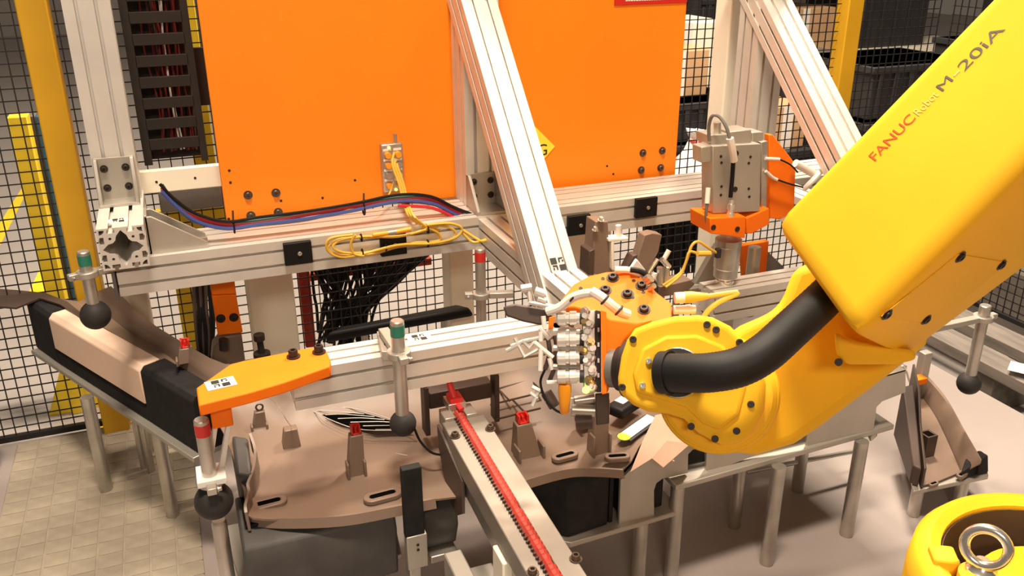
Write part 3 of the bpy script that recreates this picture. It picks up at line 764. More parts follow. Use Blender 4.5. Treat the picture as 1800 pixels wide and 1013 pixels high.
ball_rod('steel rod with green band and grey rubber ball at the far left beam end', -.207, 1.90, .585, .728, .0125, .031, 'green', (-.13, 1.93, .66), clampz=.672)
ball_rod('steel rod with red band and black rubber ball below the orange outrigger', -.0245, 1.375, .420, .583, .0125, .033, 'red', (-.0245, 1.395, .45), clampz=.455)
ball_rod('steel rod with green band and dark ball hanging before the aluminium bar', .321, 1.395, .487, .697, .0125, .025, 'green', (.318, 1.50, .62), clampz=.625)
ball_rod('steel rod with white clamp and dark ball in front of the right fence', 1.762, 1.40, .280, .492, .0135, .029, None, (1.45, 1.395, .46), clampz=.452)
ball_rod('slim steel rod with red top clamped beside the middle sloping brace', .590, 1.72, .40, .688, .0118, 0, 'red', (.66, 1.70, .6), clampz=.570)
# post under the red rod's ball
t = MB().lathe((-.022, 1.385, 0), (0, 0, 1), [(0, .0135), (.365, .0135), (.372, .011)], 20).build('stand_post', 'steel'); tag(t, 'round steel stand post under the black ball at lower left', 'post')
# the green rod's slotted arm on the bar
b = MB(); b.obox(V((.312, 1.47, ztop + .010)), (.009, -.003, 0), (.006, .045, 0), (0, 0, .009)); o = b.build('slotted_arm', 'plate_alu', bpy.data.objects['ball_rod.002'], bevel=.001)
bolt(o, (.318, 1.455, ztop + .019), (0, 0, 1), .007, .008, 'bolt_dark')

# ------------------------------------------------------------------ screw feeder (red strip between two steel bars)
fd = thing('screw_feeder', 'inclined steel guide rails with a red threaded strip between them in the foreground', 'feeder', (.45, 1.1, .2))
FZ = .45
yA, yB = 1.43, .55
def fbar(x0a, x1a, x0b, x1b, z0, z1, m='raw_steel', name='guide_bar'):
    return MB().hexa([V((x0b, yB, z0)), V((x1b, yB, z0)), V((x1a, yA, z0)), V((x0a, yA, z0)), V((x0b, yB, z1)), V((x1b, yB, z1)), V((x1a, yA, z1)), V((x0a, yA, z1))]).build(name, m, fd, bevel=.002)
fbar(.406, .434, .388, .4135, FZ - .045, FZ); fbar(.455, .492, .4345, .468, FZ - .045, FZ)
fbar(.437, .452, .416, .432, FZ - .045, FZ - .012, 'brown_dark', 'channel')
n_ = 150; pth = [V((.4455, 1.455, FZ - .001)).lerp(V((.424, yB, FZ - .001)), i / n_) for i in range(n_ + 1)]
b = MB(); rings_ = []
b.tube(pth, .008, 10, sub=1, rfun=lambda t_: .0098 + .0016 * (1 if int(t_ * n_) % 2 else -1)); b.build('red_strip', 'red_plastic', fd, smooth_=False)
b = MB()
for i in range(88):
    q = V((.4455, 1.44, FZ + .001)).lerp(V((.424, yB, FZ + .001)), i / 88); b.obox(q + V((-.0105, 0, .0015)), (.0034, .0016, 0), (-.0006, .0016, 0), (0, 0, .0022))
b.build('thread', 'brown_dark', fd, smooth_=False)
for p in ((800, 768), (862, 755), (1012, 984), (936, 1009)): bolt(fd, oz(*p, FZ), (0, 0, 1), .007, .008, 'bolt')
# head with cross plate, clamp block and red nozzle
h1 = oz(748, 690, FZ + .02); h2 = oz(868, 668, FZ + .02)
b = MB(); d = (h2 - h1); d.z = 0; L = d.length; d.normalize(); n = V((-d.y, d.x, 0)); cc = (h1 + h2) / 2; cc.z = FZ
b.obox(cc + n * .01, d * (L / 2 - .006), n * .016, V((0, 0, .018))); b.build('cross_plate', 'brown_dark', fd, bevel=.002)
for s in (-1, 1):
    b = MB(); q = cc + d * s * (L / 2 + .002); b.obox(q + V((0, 0, -.018)), d * .005, n * .016, V((0, 0, .055))); o = b.build('side_plate', 'brown_dark', fd, bevel=.002)
    bolt(o, q + V((0, 0, .037)), (0, 0, 1), .008, .012, 'chrome')
for s, wd in ((-.022, .011), (.022, .011)):
    b = MB(); q = V((.4455 + s, 1.452, FZ - .01)); b.obox(q, (wd, 0, 0), (0, .022, 0), (0, 0, .016)); b.build('clamp_block', 'plate_alu', fd, bevel=.002)
b = MB(); q = V((.446, 1.475, FZ + .012)); b.obox(q, (.018, 0, 0), (0, .020, 0), (0, 0, .008)); b.build('nozzle_plate', 'steel', fd, bevel=.001)
b = MB(); b.obox(q + V((0, -.002, .012)), (.013, 0, 0), (0, .016, 0), (0, 0, .006)); b.cyl(q + V((-.002, -.008, .012)), q + V((-.006, .014, .042)), .0075, .006, 12); b.cyl(q + V((.0, -.02, .006)), q + V((.004, -.036, .002)), .005, .006, 10)
b.build('red_nozzle', 'red_bright', fd, bevel=.001)
# side hanger, lower channel and stand
b = MB(); b.plate([V((.398, 1.44, FZ - .008)), V((.402, 1.30, FZ - .05)), V((.398, 1.29, .335)), V((.394, 1.315, .315)), V((.392, 1.36, .33)), V((.394, 1.42, .40))], (.006, 0, 0)); b.build('side_hanger', 'brown_dark', fd, bevel=.001)
MB().hexa([V((.400, .55, .33)), V((.412, .55, .33)), V((.424, 1.36, .36)), V((.412, 1.36, .36)), V((.398, .55, .40)), V((.408, .55, .40)), V((.424, 1.36, .405)), V((.412, 1.36, .405))]).build('lower_rail', 'steel', fd, bevel=.002)
MB().box((.345, 1.14, .05), (.378, 1.24, .30)).build('stand_channel', 'plate_alu', fd, bevel=.003)
MB().box((.385, 1.12, .16), (.43, 1.22, .27)).build('stand_bracket', 'steel', fd, bevel=.003)
MB().box((.392, 1.06, 0), (.445, 1.11, .40)).build('stand_column', 'cream', fd, bevel=.003)
MB().box((.34, 1.04, 0), (.47, 1.26, .05)).build('stand_base', 'steel', fd, bevel=.003)
MB().tube([oz(728, 752, .45), oz(738, 775, .42), oz(757, 795, .40), oz(775, 800, .39)], .0025, 6).build('hose', 'black', fd)

# ------------------------------------------------------------------ black pads on the beam
def pad(label, p):
    c = oy(*p, BY0); t = thing('black_pad', label, 'pad', (c.x, BY0, c.z - .028), 'square black pads bolted to the beam')
    MB().box((c.x - .031, BY0 - .013, c.z - .026), (c.x + .031, BY0, c.z + .026)).build('block', 'black', t, bevel=.0015)
    bolt(t, (c.x + .003, BY0 - .013, c.z), (0, -1, 0), .005, .003, 'steel', washer=False)
pad('black rectangular pad on the beam left of the yellow cable coil', (523, 443)); pad('black rectangular pad on the beam behind the yellow cable coil', (690, 428))
pad('black rectangular pad on the beam touching the middle brace', (1015, 394)); pad('black rectangular pad on the beam farthest to the right', (1133, 363))

# ------------------------------------------------------------------ sensor box on the panel
ib = thing('sensor_box', 'slim sensor junction box with plugs and green lights on the orange panel', 'junction box', oy(688, 330, PY))
A, B = oy(690, 334, PY), oy(688, 250, PY); wx = .027
MB().box((A.x - wx, PY - .020, A.z), (A.x + wx, PY, B.z)).build('housing', 'steel', ib, bevel=.003)
hz = B.z - A.z
for i in range(4):
    for s in (-1, 1):
        z = A.z + hz * (.16 + .21 * i); x = A.x + s * .013
        MB().cyl((x, PY - .020, z), (x, PY - .034, z), .0075, n=14).build('plug', 'conn_orange' if (i + s) % 3 else 'steel', ib)
        MB().box((x - .010, PY - .0208, z + hz * .075), (x + .010, PY - .0198, z + hz * .12)).build('label_strip', 'white', ib, smooth_=False)
MB().cyl((A.x - .008, PY - .020, B.z - .008), (A.x - .008, PY - .023, B.z - .008), .0035, n=10).build('light', 'led_yellow', ib)
MB().cyl((A.x + .004, PY - .020, A.z + .006), (A.x + .004, PY - .023, A.z + .006), .0035, n=10).build('light', 'led_green', ib)
MB().cyl((A.x + .012, PY - .010, B.z), (A.x + .012, PY - .010, B.z + .022), .0045, n=10).build('top_pin', 'steel', ib)
# ------------------------------------------------------------------ cables
def cable(label, pts, r, m, name='cable', group=None, cat='cable'):
    o = MB().tube(pts, r, 8, sub=5).build(name, m); return tag(o, label, cat, group)
def on_beam(lst, off=(0, 0), Y=1.972):
    return [oy(x, y, Y + off[0]) + V((0, 0, off[1])) for x, y in lst]
run = [(286, 338), (310, 366), (345, 392), (400, 403), (460, 398), (540, 387), (620, 371), (700, 358), (760, 360), (800, 378), (850, 398), (915, 408), (960, 412)]
CR = [('bright red cable of the bundle along the beam', 'cable_red', .0042, (.000, .010)), ('dark blue cable of the bundle along the beam', 'cable_blue', .0045, (-.006, .003)),
      ('grey cable of the bundle along the beam', 'cable_grey', .0050, (.008, .004)), ('green cable of the bundle along the beam', 'cable_green', .0042, (.004, .016)),
      ('black cable on top of the bundle along the beam', 'black', .0036, (-.004, .020))]
for k, (lab, m, r, off) in enumerate(CR):
    pts = on_beam([(x + (k - 2) * 1.5 * math.sin(i * 1.7 + k), y + 1.6 * math.sin(i * 2.1 + k * 2)) for i, (x, y) in enumerate(run)], off)
    cable(lab, pts, r, m, group='cables tied along the beam')
cable('second red cable arching down to the middle brace', on_beam([(700, 362), (760, 366), (810, 388), (850, 400), (905, 408), (955, 416)], (-.01, .0)), .0042, 'cable_red', group='cables tied along the beam')
for k, (x, y) in enumerate(((410, 388), (640, 357))):
    q = oy(x, y, 1.965); t = thing('cable_tie', 'black tie with upright tail on the cable bundle, %s' % ('left one near the panel corner' if k == 0 else 'right one below the orange panel'), 'cable tie', q - V((0, 0, .02)), 'cable ties on the bundle')
    MB().tube([q + V((0, .01, -.02)), q + V((0, .005, -.002)), q + V((.002, .005, .022))], .0022, 6).build('tail', 'brown_dark', t)
    MB().torus(q + V((0, .01, -.018)), (1, 0, 0), .013, .0022, 16, 6).build('loop', 'black', t)
# yellow leads from the box and coil
YC = 1.915
lead = [(697, 268), (694, 290), (706, 325), (712, 350), (722, 378), (745, 398), (770, 405)]
for k in range(3):
    pts = [oy(x + k * 4 - 4, y + (0 if i else k * 14), PY - .036 - .025 * i if i < 4 else 1.935 - .01 * k) for i, (x, y) in enumerate(lead)]
    cable('yellow lead hanging from the sensor box, %s of three' % ('left', 'middle', 'right')[k], pts, .0030, 'cable_yellow', group='yellow leads of sensor box')
cable('thin yellow lead curving left from the sensor box to the bundle', [oy(692, 320, PY - .034), oy(682, 345, PY - .05), oy(660, 362, 2.0), oy(620, 368, 1.97), oy(590, 376, 1.97)], .0022, 'cable_yellow')
coil = thing('cable_coil', 'yellow cable coil with an orange plug tied in front of the beam', 'cable', oy(690, 455, YC))
loops = [[(770, 398), (720, 412), (660, 417), (610, 418), (582, 428), (578, 440), (600, 449), (650, 448), (700, 434), (750, 430), (790, 424), (800, 408), (780, 397), (740, 399)],
         [(755, 402), (700, 416), (640, 416), (596, 424), (586, 436), (610, 445), (660, 442), (720, 428), (770, 424), (770, 410), (750, 400)],
         [(750, 396), (790, 393), (812, 402), (800, 418), (760, 428), (700, 431), (640, 446), (600, 452), (576, 440), (580, 420), (620, 413)],
         [(625, 413), (617, 428), (622, 446), (640, 450)]]
for k, L in enumerate(loops):
    MB().tube([oy(x, y, YC - .004 * k + .004 * math.sin(i)) for i, (x, y) in enumerate(L)], .0033, 8, sub=5).build('loop', 'cable_yellow', coil)
b = MB(); b.cyl(oy(655, 414, YC - .012), oy(682, 410, YC - .012), .0055, n=12); b.cyl(oy(696, 408, YC - .012), oy(722, 403, YC - .012), .0055, n=12); b.build('plug', 'conn_orange', coil)
MB().cyl(oy(682, 410, YC - .012), oy(696, 408, YC - .012), .0058, n=12).build('plug_collar', 'steel', coil)
for x, y in ((635, 418), (752, 404), (752, 428), (637, 444), (678, 435)): MB().torus(oy(x, y, YC - .004), (1, 0, 0), .008, .0018, 14, 6).build('tie', 'black', coil)
MB().tube([oy(812, 404, YC), oy(838, 420, 1.90), oy(850, 424, 1.88), oy(880, 414, 1.87), oy(905, 411, 1.88)], .0035, 8, sub=5).build('tail', 'cable_yellow', coil)
MB().tube([oy(812, 408, YC), oy(832, 426, 1.90), oy(858, 420, 1.88), oy(890, 412, 1.87)], .0035, 8, sub=5).build('tail', 'cable_yellow', coil)

# ------------------------------------------------------------------ wire duct
wd_ = thing('wire_duct', 'dark slotted wire duct full of wires beside the left aluminium post', 'duct', (0, 2.2, .822))
DX0, DX1, DY = -.073, .070, 2.20
MB().box((DX0, DY, .822), (DX0 + .018, DY + .008, 1.60)).build('side_rail', 'duct', wd_)
MB().box((DX1 - .016, DY, .822), (DX1, DY + .008, 1.60)).build('side_rail', 'duct', wd_)
z = .835
while z < 1.58:
    MB().box((DX0 + .016, DY, z + .022), (DX1 - .014, DY + .008, z + .047)).build('slat', 'duct', wd_, bevel=.001); z += .0475
MB().box((DX0, DY + .06, .822), (DX1, DY + .064, 1.60)).build('back', 'duct', wd_)
for k in range(22):
    x = random.uniform(DX0 + .03, DX1 - .015); m = random.choice(['cable_maroon', 'black', 'brown_dark', 'black', 'cable_maroon'] if k > 1 else ['tube_white'])
    MB().tube([V((x + random.uniform(-.008, .008), DY + random.uniform(.02, .05), .845 + .12 * i)) for i in range(7)], .0022, 5, sub=3).build('wire', m, wd_)
o = MB().box((oy(338, 130, 2.27).x, 2.27, oy(350, 186, 2.27).z), (oy(372, 130, 2.27).x, 2.28, oy(340, 84, 2.27).z)).build('blank_plate', 'duct', None, bevel=.001); tag(o, 'dark blank plate between the wire duct and orange panel', 'plate')
o = MB().box((oy(333, 230, 2.56).x, 2.56, oy(345, 290, 2.56).z), (oy(372, 230, 2.56).x, 2.60, 1.3)).build('signal_board', 'guard_yellow', None, bevel=.002); tag(o, 'yellow board behind the mesh between duct and orange panel', 'board')

# ------------------------------------------------------------------ cable fan below the beam
cf = thing('cable_fan', 'fan of black cables sweeping down behind the mesh below the beam', 'cables', oy(620, 600, 2.4))
for k in range(60):
    t_ = k / 59; x0 = 548 + 205 * t_; y0 = 474 - 26 * t_
    xe = 556 + 95 * random.random(); ye = 570 + 30 * random.random() - (xe - 556 if False else 0); Yk = 2.545 + .09 * random.random()
    pts = [oy(x0, y0 - 30, Yk), oy(x0, y0, Yk), oy(x0 * .62 + xe * .38 + 8 * t_, y0 + 46, Yk), oy(x0 * .25 + xe * .75, y0 * .3 + ye * .7, Yk), oy(xe, ye + 14, Yk)]
    MB().tube(pts, .0048, 6, sub=4).build('cable', 'black', cf)
rt_ = thing('red_tube_frame', 'red steel upright behind the mesh left of the cable fan', 'upright', oy(548, 612, 2.66))
MB().hexa([oy(538, 612, 2.66), oy(556, 610, 2.66), oy(556, 610, 2.66) + V((0, .03, 0)), oy(538, 612, 2.66) + V((0, .03, 0)), oy(522, 466, 2.66), oy(543, 464, 2.66), oy(543, 464, 2.66) + V((0, .03, 0)), oy(522, 466, 2.66) + V((0, .03, 0))]).build('upright', 'red_plastic', rt_, bevel=.002)
MB().box((oy(526, 480, 2.66).x, 2.665, oy(540, 497, 2.66).z), (oy(760, 470, 2.66).x, 2.685, oy(540, 484, 2.66).z)).build('cross_rail', 'red_plastic', rt_, bevel=.002)
o = MB().hexa([oy(570, 604, 2.2), oy(835, 556, 2.2), oy(815, 549, 2.3), oy(590, 592, 2.3), oy(575, 585, 2.2), oy(825, 540, 2.2), oy(805, 535, 2.3), oy(600, 575, 2.3)]).build('cable_tray', 'black', None, bevel=.01); tag(o, 'black rounded tray lying behind the aluminium bar', 'tray')
# dark cable drop at left
cd = thing('cable_drop', 'dark red and black cable loom hanging left of the orange bracket', 'cables', oy(355, 640, 2.2))
for k in range(9):
    x = 340 + k * 3.6
    MB().tube([oy(x, 485, 2.2 + .01 * (k % 3)), oy(x + 2 + 4 * math.sin(k), 540, 2.2), oy(x + 6, 590, 2.19), oy(352 + k * 2.2, 645, 2.17)], .0045, 6).build('cable', 'black' if k % 3 else 'brown_dark', cd)
# ------------------------------------------------------------------ orange bracket on brown base (left)
ob = thing('orange_bracket', 'orange upright bracket with two bolts on a brown base under the beam', 'bracket', oy(400, 640, 2.02))
Yo = 2.02
MB().plate([oy(x, y, Yo) for x, y in ((372, 520), (415, 518), (427, 585), (383, 590))], (0, .015, 0)).build('face', 'orange_part', ob, bevel=.002)
MB().plate([oy(x, y, Yo) for x, y in ((371, 496), (412, 494), (415, 517), (372, 519))], (0, .05, 0)).build('top_block', 'orange_part', ob, bevel=.002)
for p in ((388, 560), (411, 558)): bolt(ob, oy(*p, Yo), (0, -1, 0), .0075, .006, 'bolt_dark')
MB().plate([oy(x, y, Yo) for x, y in ((372, 640), (375, 612), (392, 592), (425, 588), (432, 640))], (0, .05, 0)).build('base', 'brown', ob, bevel=.004)
MB().cyl(oy(393, 615, Yo - .02), oy(392, 596, Yo - .02), .010, n=12).build('pivot', 'bolt_dark', ob)
kn = thing('knob_bolt', 'dark T-headed bolt standing left of the cream column foot', 'bolt', oy(458, 622, 1.98))
MB().cyl(oy(460, 620, 1.98), oy(456, 596, 1.98), .008, n=12).build('shank', 'bolt_dark', kn); MB().cyl(oy(456, 598, 1.98), oy(455, 588, 1.98), .013, n=14).build('head', 'bolt_dark', kn)
MB().cyl(oy(461, 628, 1.98), oy(460, 620, 1.98), .020, n=14).build('flange', 'bolt_dark', kn)
# ------------------------------------------------------------------ robot
rb = thing('industrial_robot', 'large yellow industrial robot arm with black hose and red lettering reaching in from right', 'robot', (.82, .42, 0))
def onplane(x, y, p0, n):
    r = ray(x, y); return CAM + r * ((p0 - CAM).dot(n) / r.dot(n))
A0, B0, C0 = at(1360, 392, 1.215), at(1503, 592, 1.12), at(1592, 634, 1.285)
A1, B1, C1 = at(1905, -173, 1.075), at(2010, 85, .99), at(2040, 300, 1.14)
_n = (B0 - A0).cross(A1 - A0).normalized(); B1 = onplane(2010, 85, A0, _n)
_n = (C0 - B0).cross(B1 - B0).normalized(); C1 = onplane(2040, 300, B0, _n)
_ax = ((A1 - A0).normalized() + (B1 - B0).normalized() + (C1 - C0).normalized()).normalized()
def _cut(p, q, L):
    d = (q - p).normalized(); return p + d * ((L - (p - A0).dot(_ax)) / d.dot(_ax))
A1, B1, C1 = (_cut(p, q, .78) for p, q in ((A0, A1), (B0, B1), (C0, C1)))
E0 = A0 + C0 - B0; E1 = A1 + C1 - B1
def rrect(P, rad, n=6):
    out = []
    for i in range(4):
        p, c, q = P[i - 1], P[i], P[(i + 1) % 4]
        a = c + (p - c).normalized() * rad[i]; b = c + (q - c).normalized() * rad[i]
        for k in range(n + 1):
            t = k / n; out.append(a * (1 - t) ** 2 + c * 2 * t * (1 - t) + b * t * t)
    return out
rad = (.016, .030, .03, .03)
def sec(t, sh=0):
    P = [A0.lerp(A1, t), B0.lerp(B1, t), C0.lerp(C1, t), E0.lerp(E1, t)]
    if sh:
        g = sum(P, V()) / 4; P = [p + (g - p) * sh for p in P]
    return rrect(P, rad)
b = MB(); b.rings([sec(0.0, .10), sec(.008, .03), sec(.03, 0)] + [sec(t) for t in (.25, .5, .75, .98)] + [sec(1.0, .12)]); b.build('forearm', 'robot_yellow', rb, ang=50)
nl = (B0 - A0).cross(A1 - A0).normalized(); nl = nl if nl.dot(CAM - A0) > 0 else -nl     # lit face
nd = (C0 - B0).cross(B1 - B0).normalized(); nd = nd if nd.dot(CAM - B0) > 0 else -nd     # under face
# lettering
def fit_text(body, pa, pb, h, m, off=.0006):
    a, c = onplane(*pa, A0 + nl * off, nl), onplane(*pb, A0 + nl * off, nl)
    u = (c - a).normalized(); v = nl.cross(u)
    o = text(rb, body, a, u, v, h, m, .0002)
    xs = [vt.co.dot(u) for vt in o.data.vertices]; w_ = max(xs) - min(xs); s = (c - a).length / w_
    for vt in o.data.vertices: vt.co += u * vt.co.dot(u) * (s - 1)
    return o
fit_text('FANUC', (1537, 285), (1609, 210), .0125, 'letter_red')
mat('letter_faded', (.93, .63, .16), .5); mat('letter_grey', (.10, .09, .07), .5)
fit_text('Robot', (1614, 205), (1650, 168), .0105, 'letter_faded')
fit_text('M', (1655, 163), (1674, 143), .0118, 'letter_grey'); fit_text('-', (1680, 139), (1690, 129), .0145, 'letter_faded')
fit_text('20iA', (1694, 127), (1766, 53), .0130, 'letter_grey')
# access cover on under face
cov = [(1684, 446), (1772, 461), (1641, 569), (1548, 556)]
pts = [onplane(x, y, B0, nd) for x, y in cov]
cv = MB().plate(pts, nd * .0014).build('access_cover', 'robot_yellow', rb, bevel=.0006)
for x, y in ((1688, 452), (1760, 466), (1559, 553), (1628, 562)): bolt(cv, onplane(x, y, B0 + nd * .0012, nd), nd, .0062, .0030, 'bolt_dark')
# lug under the forearm end
lug = [(1466, 583), (1507, 600), (1608, 616), (1612, 632), (1575, 641), (1488, 641), (1470, 626)]
v_ = ray(1530, 620)
MB().plate([at(x, y, 1.235) for x, y in lug], v_ * .14).build('forearm_lug', 'robot_yellow', rb, bevel=.008, segs=3)
MB().cyl(at(1474, 637, 1.2335), at(1474, 637, 1.25), .0055, n=14).build('lug_bolt', 'bolt_dark', rb)
# wrist link behind
link = [(1275, 590), (1300, 572), (1335, 557), (1366, 541), (1379, 515), (1396, 470), (1460, 450), (1530, 520), (1600, 560), (1640, 598), (1560, 662), (1500, 707), (1440, 752), (1395, 782), (1330, 801), (1270, 796), (1230, 760)]
lk = MB().plate([at(x, y, 1.36) for x, y in link], ray(1400, 650) * .13).build('wrist_link', 'robot_yellow', rb, bevel=.016, segs=4)
# joint hub
hc = at(1262, 692, 1.30); hx = ray(1262, 692).normalized()
MB().lathe(hc, hx, [(0, .078), (.004, .0835), (.012, .0845), (.014, .0875), (.020, .090), (.13, .090), (.14, .08)], 48).build('joint_hub', 'robot_yellow', rb, ang=30)
hous = [(1085, 664), (1091, 626), (1101, 598), (1115, 577), (1145, 565), (1186, 555), (1227, 553), (1252, 557), (1284, 573), (1306, 597), (1335, 630), (1347, 677), (1344, 721), (1325, 760), (1300, 781), (1268, 783), (1227, 762), (1202, 737), (1173, 728), (1138, 724), (1113, 713), (1086, 690)]
hs = MB().plate([at(x, y, 1.262) for x, y in hous], hx * .10).build('wrist_housing', 'robot_yellow', rb, bevel=.010, segs=4)
inner = [(1128, 612), (1170, 590), (1225, 588), (1270, 606), (1300, 640), (1312, 680), (1300, 730), (1265, 757), (1235, 745), (1205, 716), (1160, 702), (1118, 690), (1112, 655)]
MB().plate([at(x, y, 1.2545) for x, y in inner], hx * .012).build('housing_cover', 'robot_yellow', rb, bevel=.006, segs=3)
MB().plate([at(x, y, 1.256) for x, y in ((1196, 590), (1235, 592), (1262, 604), (1232, 620), (1205, 612))], hx * .01).build('cover_recess', 'robot_yellow', rb, bevel=.004)
for p, m in (((1113, 597), 'bolt_dark'), ((1094, 681), 'bolt_dark'), ((1243, 571), 'bolt_dark'), ((1259, 580), 'bolt_dark'), ((1300, 602), 'bolt_dark'), ((1320, 711), 'bolt_dark'), ((1295, 758), 'bolt_dark'), ((1257, 772), 'bolt_dark'), ((1215, 750), 'bolt_dark')):
    bolt(rb, at(*p, 1.2615 if p[0] < 1305 else 1.262), -hx, .0052, .003, m, washer=False)
for p in ((1141, 635), (1130, 678)): bolt(rb, at(*p, 1.254), -hx, .0045, .004, 'chrome', washer=False)
# hose with collar
fl = at(1180, 655, 1.245)
MB().lathe(at(1190, 655, 1.235), hx, [(0, .027), (0, .034), (.02, .036), (.03, .034)], 30).build('hose_flange', 'rubber', rb)
MB().torus(at(1192, 655, 1.244), hx, .0335, .0022, 30, 8).build('hose_ring', 'chrome', rb)
ax = (at(1230, 655, 1.19) - at(1165, 655, 1.222)).normalized()
hp = [at(1172, 655, 1.225), at(1205, 656, 1.205), at(1250, 655, 1.185), at(1300, 645, 1.175), at(1345, 620, 1.175), at(1390, 580, 1.19), at(1430, 543, 1.21), at(1475, 500, 1.24)]
NR = 8 * 14
b = MB(); b.tube(hp, .029, 24, sub=14, rfun=lambda t: .0268 + .0002 * math.cos(t * 7 * 14 * math.pi)); b.build('hose', 'hose', rb, ang=80)
MB().cyl(at(1163, 655, 1.230), at(1180, 655, 1.221), .0300, n=28).build('hose_collar', 'hose', rb)
for p in ((1171, 636), (1160, 659), (1160, 683)): bolt(rb, at(p[0], p[1], 1.226), -ax, .0042, .004, 'chrome', washer=False)
# wrist flange toward the tool
t0, t1 = at(1125, 650, 1.34), at(1090, 648, 1.355)
MB().lathe(t0, t1 - t0, [(0, .046), (.022, .044), (.026, .036), (.034, .034)], 32).build('wrist_flange', 'bolt_dark', rb)
MB().lathe(t1 - (t1 - t0) * .1, t1 - t0, [(0, .030), (.018, .030)], 28).build('tool_flange', 'lens_grey', rb)
# shoulder casting bottom right with lifting eye
sc0 = at(1872, 1024, .86)
b = MB(); b.lathe(sc0, (0, 0, 1), [(-.30, .141), (-.02, .141), (.002, .138), (.012, .130), (.014, .122), (.008, .112), (-.06, .108)], 56, cap=False); b.build('shoulder_rim', 'robot_yellow', rb, ang=40)
MB().lathe(sc0, (0, 0, 1), [(-.06, .1075), (.004, .1105), (.004, .1095), (-.06, .1065)], 48, cap=False).build('shoulder_gap_shade', 'brown_dark', rb)  # added inner wall, the shade of the gap put into its colour
MB().lathe(sc0, (0, 0, 1), [(-.064, .107), (-.060, .107), (-.060, .0)], 40).build('shoulder_gap', 'brown_dark', rb)  # gap floor, coloured dark in place of shade
b = MB(); b.lathe(sc0, (0, 0, 1), [(-.06, .080), (-.026, .080), (-.016, .074), (-.010, .05), (-.008, 0)], 48); b.build('shoulder_dome', 'robot_yellow', rb, ang=40)
q = at(1652, 955, .868); b = MB(); rdir = (q - sc0); rdir.z = 0; rdir.normalize(); tdir = V((-rdir.y, rdir.x, 0))
b.obox(sc0 + rdir * .114 + V((0, 0, .004)), rdir * .012, tdir * .013, V((0, 0, .016))); bl = b.build('stop_block', 'robot_yellow', rb, bevel=.003)
bolt(bl, sc0 + rdir * .102 + V((0, 0, .008)), -rdir, .005, .003, 'lens_grey', washer=False)
eb = at(1733, 966, .835); en = (-ray(1733, 966)); en = V((en.x, en.y, en.z * .3)).normalized()
MB().torus(eb + V((0, 0, .002)), en, .0185, .0050, 36, 12).build('lifting_eye', 'chrome', rb)
MB().lathe(eb + V((0, 0, -.030)), (0, 0, 1), [(0, .014), (.008, .014), (.012, .009), (.017, .007)], 20).build('eye_base', 'chrome', rb)
MB().cyl(eb + V((0, 0, -.05)), eb + V((0, 0, -.030)), .019, n=24).build('eye_boss', 'robot_yellow', rb)
# pedestal and upper arm (mostly outside the picture)
b = MB(); b.lathe((sc0.x, sc0.y, 0), (0, 0, 1), [(0, .16), (.03, .16), (.05, .13), (sc0.z - .30, .13), (sc0.z - .27, .142)], 40); b.build('pedestal', 'robot_yellow', rb, ang=40)
el = (A1 + C1) / 2
b = MB(); s1 = sc0 + V((.10, -.05, 0)); e1_ = el + (el - (A0 + C0) / 2).normalized() * .02
b.tube([s1, s1.lerp(e1_, .5) + V((.05, -.02, 0)), e1_], .06, 20, sub=6, rfun=lambda t: .075 - .02 * math.sin(math.pi * t)); b.build('upper_arm', 'robot_yellow', rb)

# ------------------------------------------------------------------ gripper
gp = thing('gripper', 'orange robot gripper with a row of silver air fittings and bolted round plate', 'gripper', at(1030, 740, 1.5))
GD = 1.46
disc = [(983, 540), (990, 522), (1008, 500), (1036, 485), (1066, 478), (1098, 477), (1125, 485), (1142, 500), (1155, 515), (1180, 533), (1181, 560), (1150, 566), (1112, 572), (1075, 566), (1040, 548), (1010, 540)]
hx2 = ray(1080, 520).normalized(); nv = (hx2 - UP * .9).normalized()
pc = at(1085, 530, GD)
npl = (-ray(1080, 520).normalized() * .72 + UP * .69).normalized()
MB().plate([onplane(x, y, pc, npl) for x, y in disc], -npl * .016).build('round_plate', 'orange_part', gp, bevel=.002)
for p in ((1077, 489), (1064, 511), (1103, 518), (1128, 503), (1132, 545)): bolt(gp, onplane(*p, pc, npl), npl, .0075, .006, 'bolt_dark')
for p in ((1021, 507), (1060, 490), (1114, 494), (1112, 523), (1131, 514)): bolt(gp, onplane(*p, pc, npl), npl, .0032, .001, 'bolt_dark', washer=False, name='hole')
# bracket saddle between plate and wrist
sd = [(1058, 552), (1075, 560), (1118, 566), (1150, 562), (1120, 578), (1100, 598), (1092, 618), (1082, 640), (1068, 692), (1058, 694)]
MB().plate([at(x, y, 1.355) for x, y in sd], ray(1080, 600) * .09).build('saddle', 'orange_part', gp, bevel=.006, segs=3)
MB().plate([at(x, y, 1.345) for x, y in ((1056, 545), (1066, 548), (1067, 692), (1058, 694))], ray(1060, 620) * .16).build('edge_plate', 'orange_part', gp, bevel=.001)
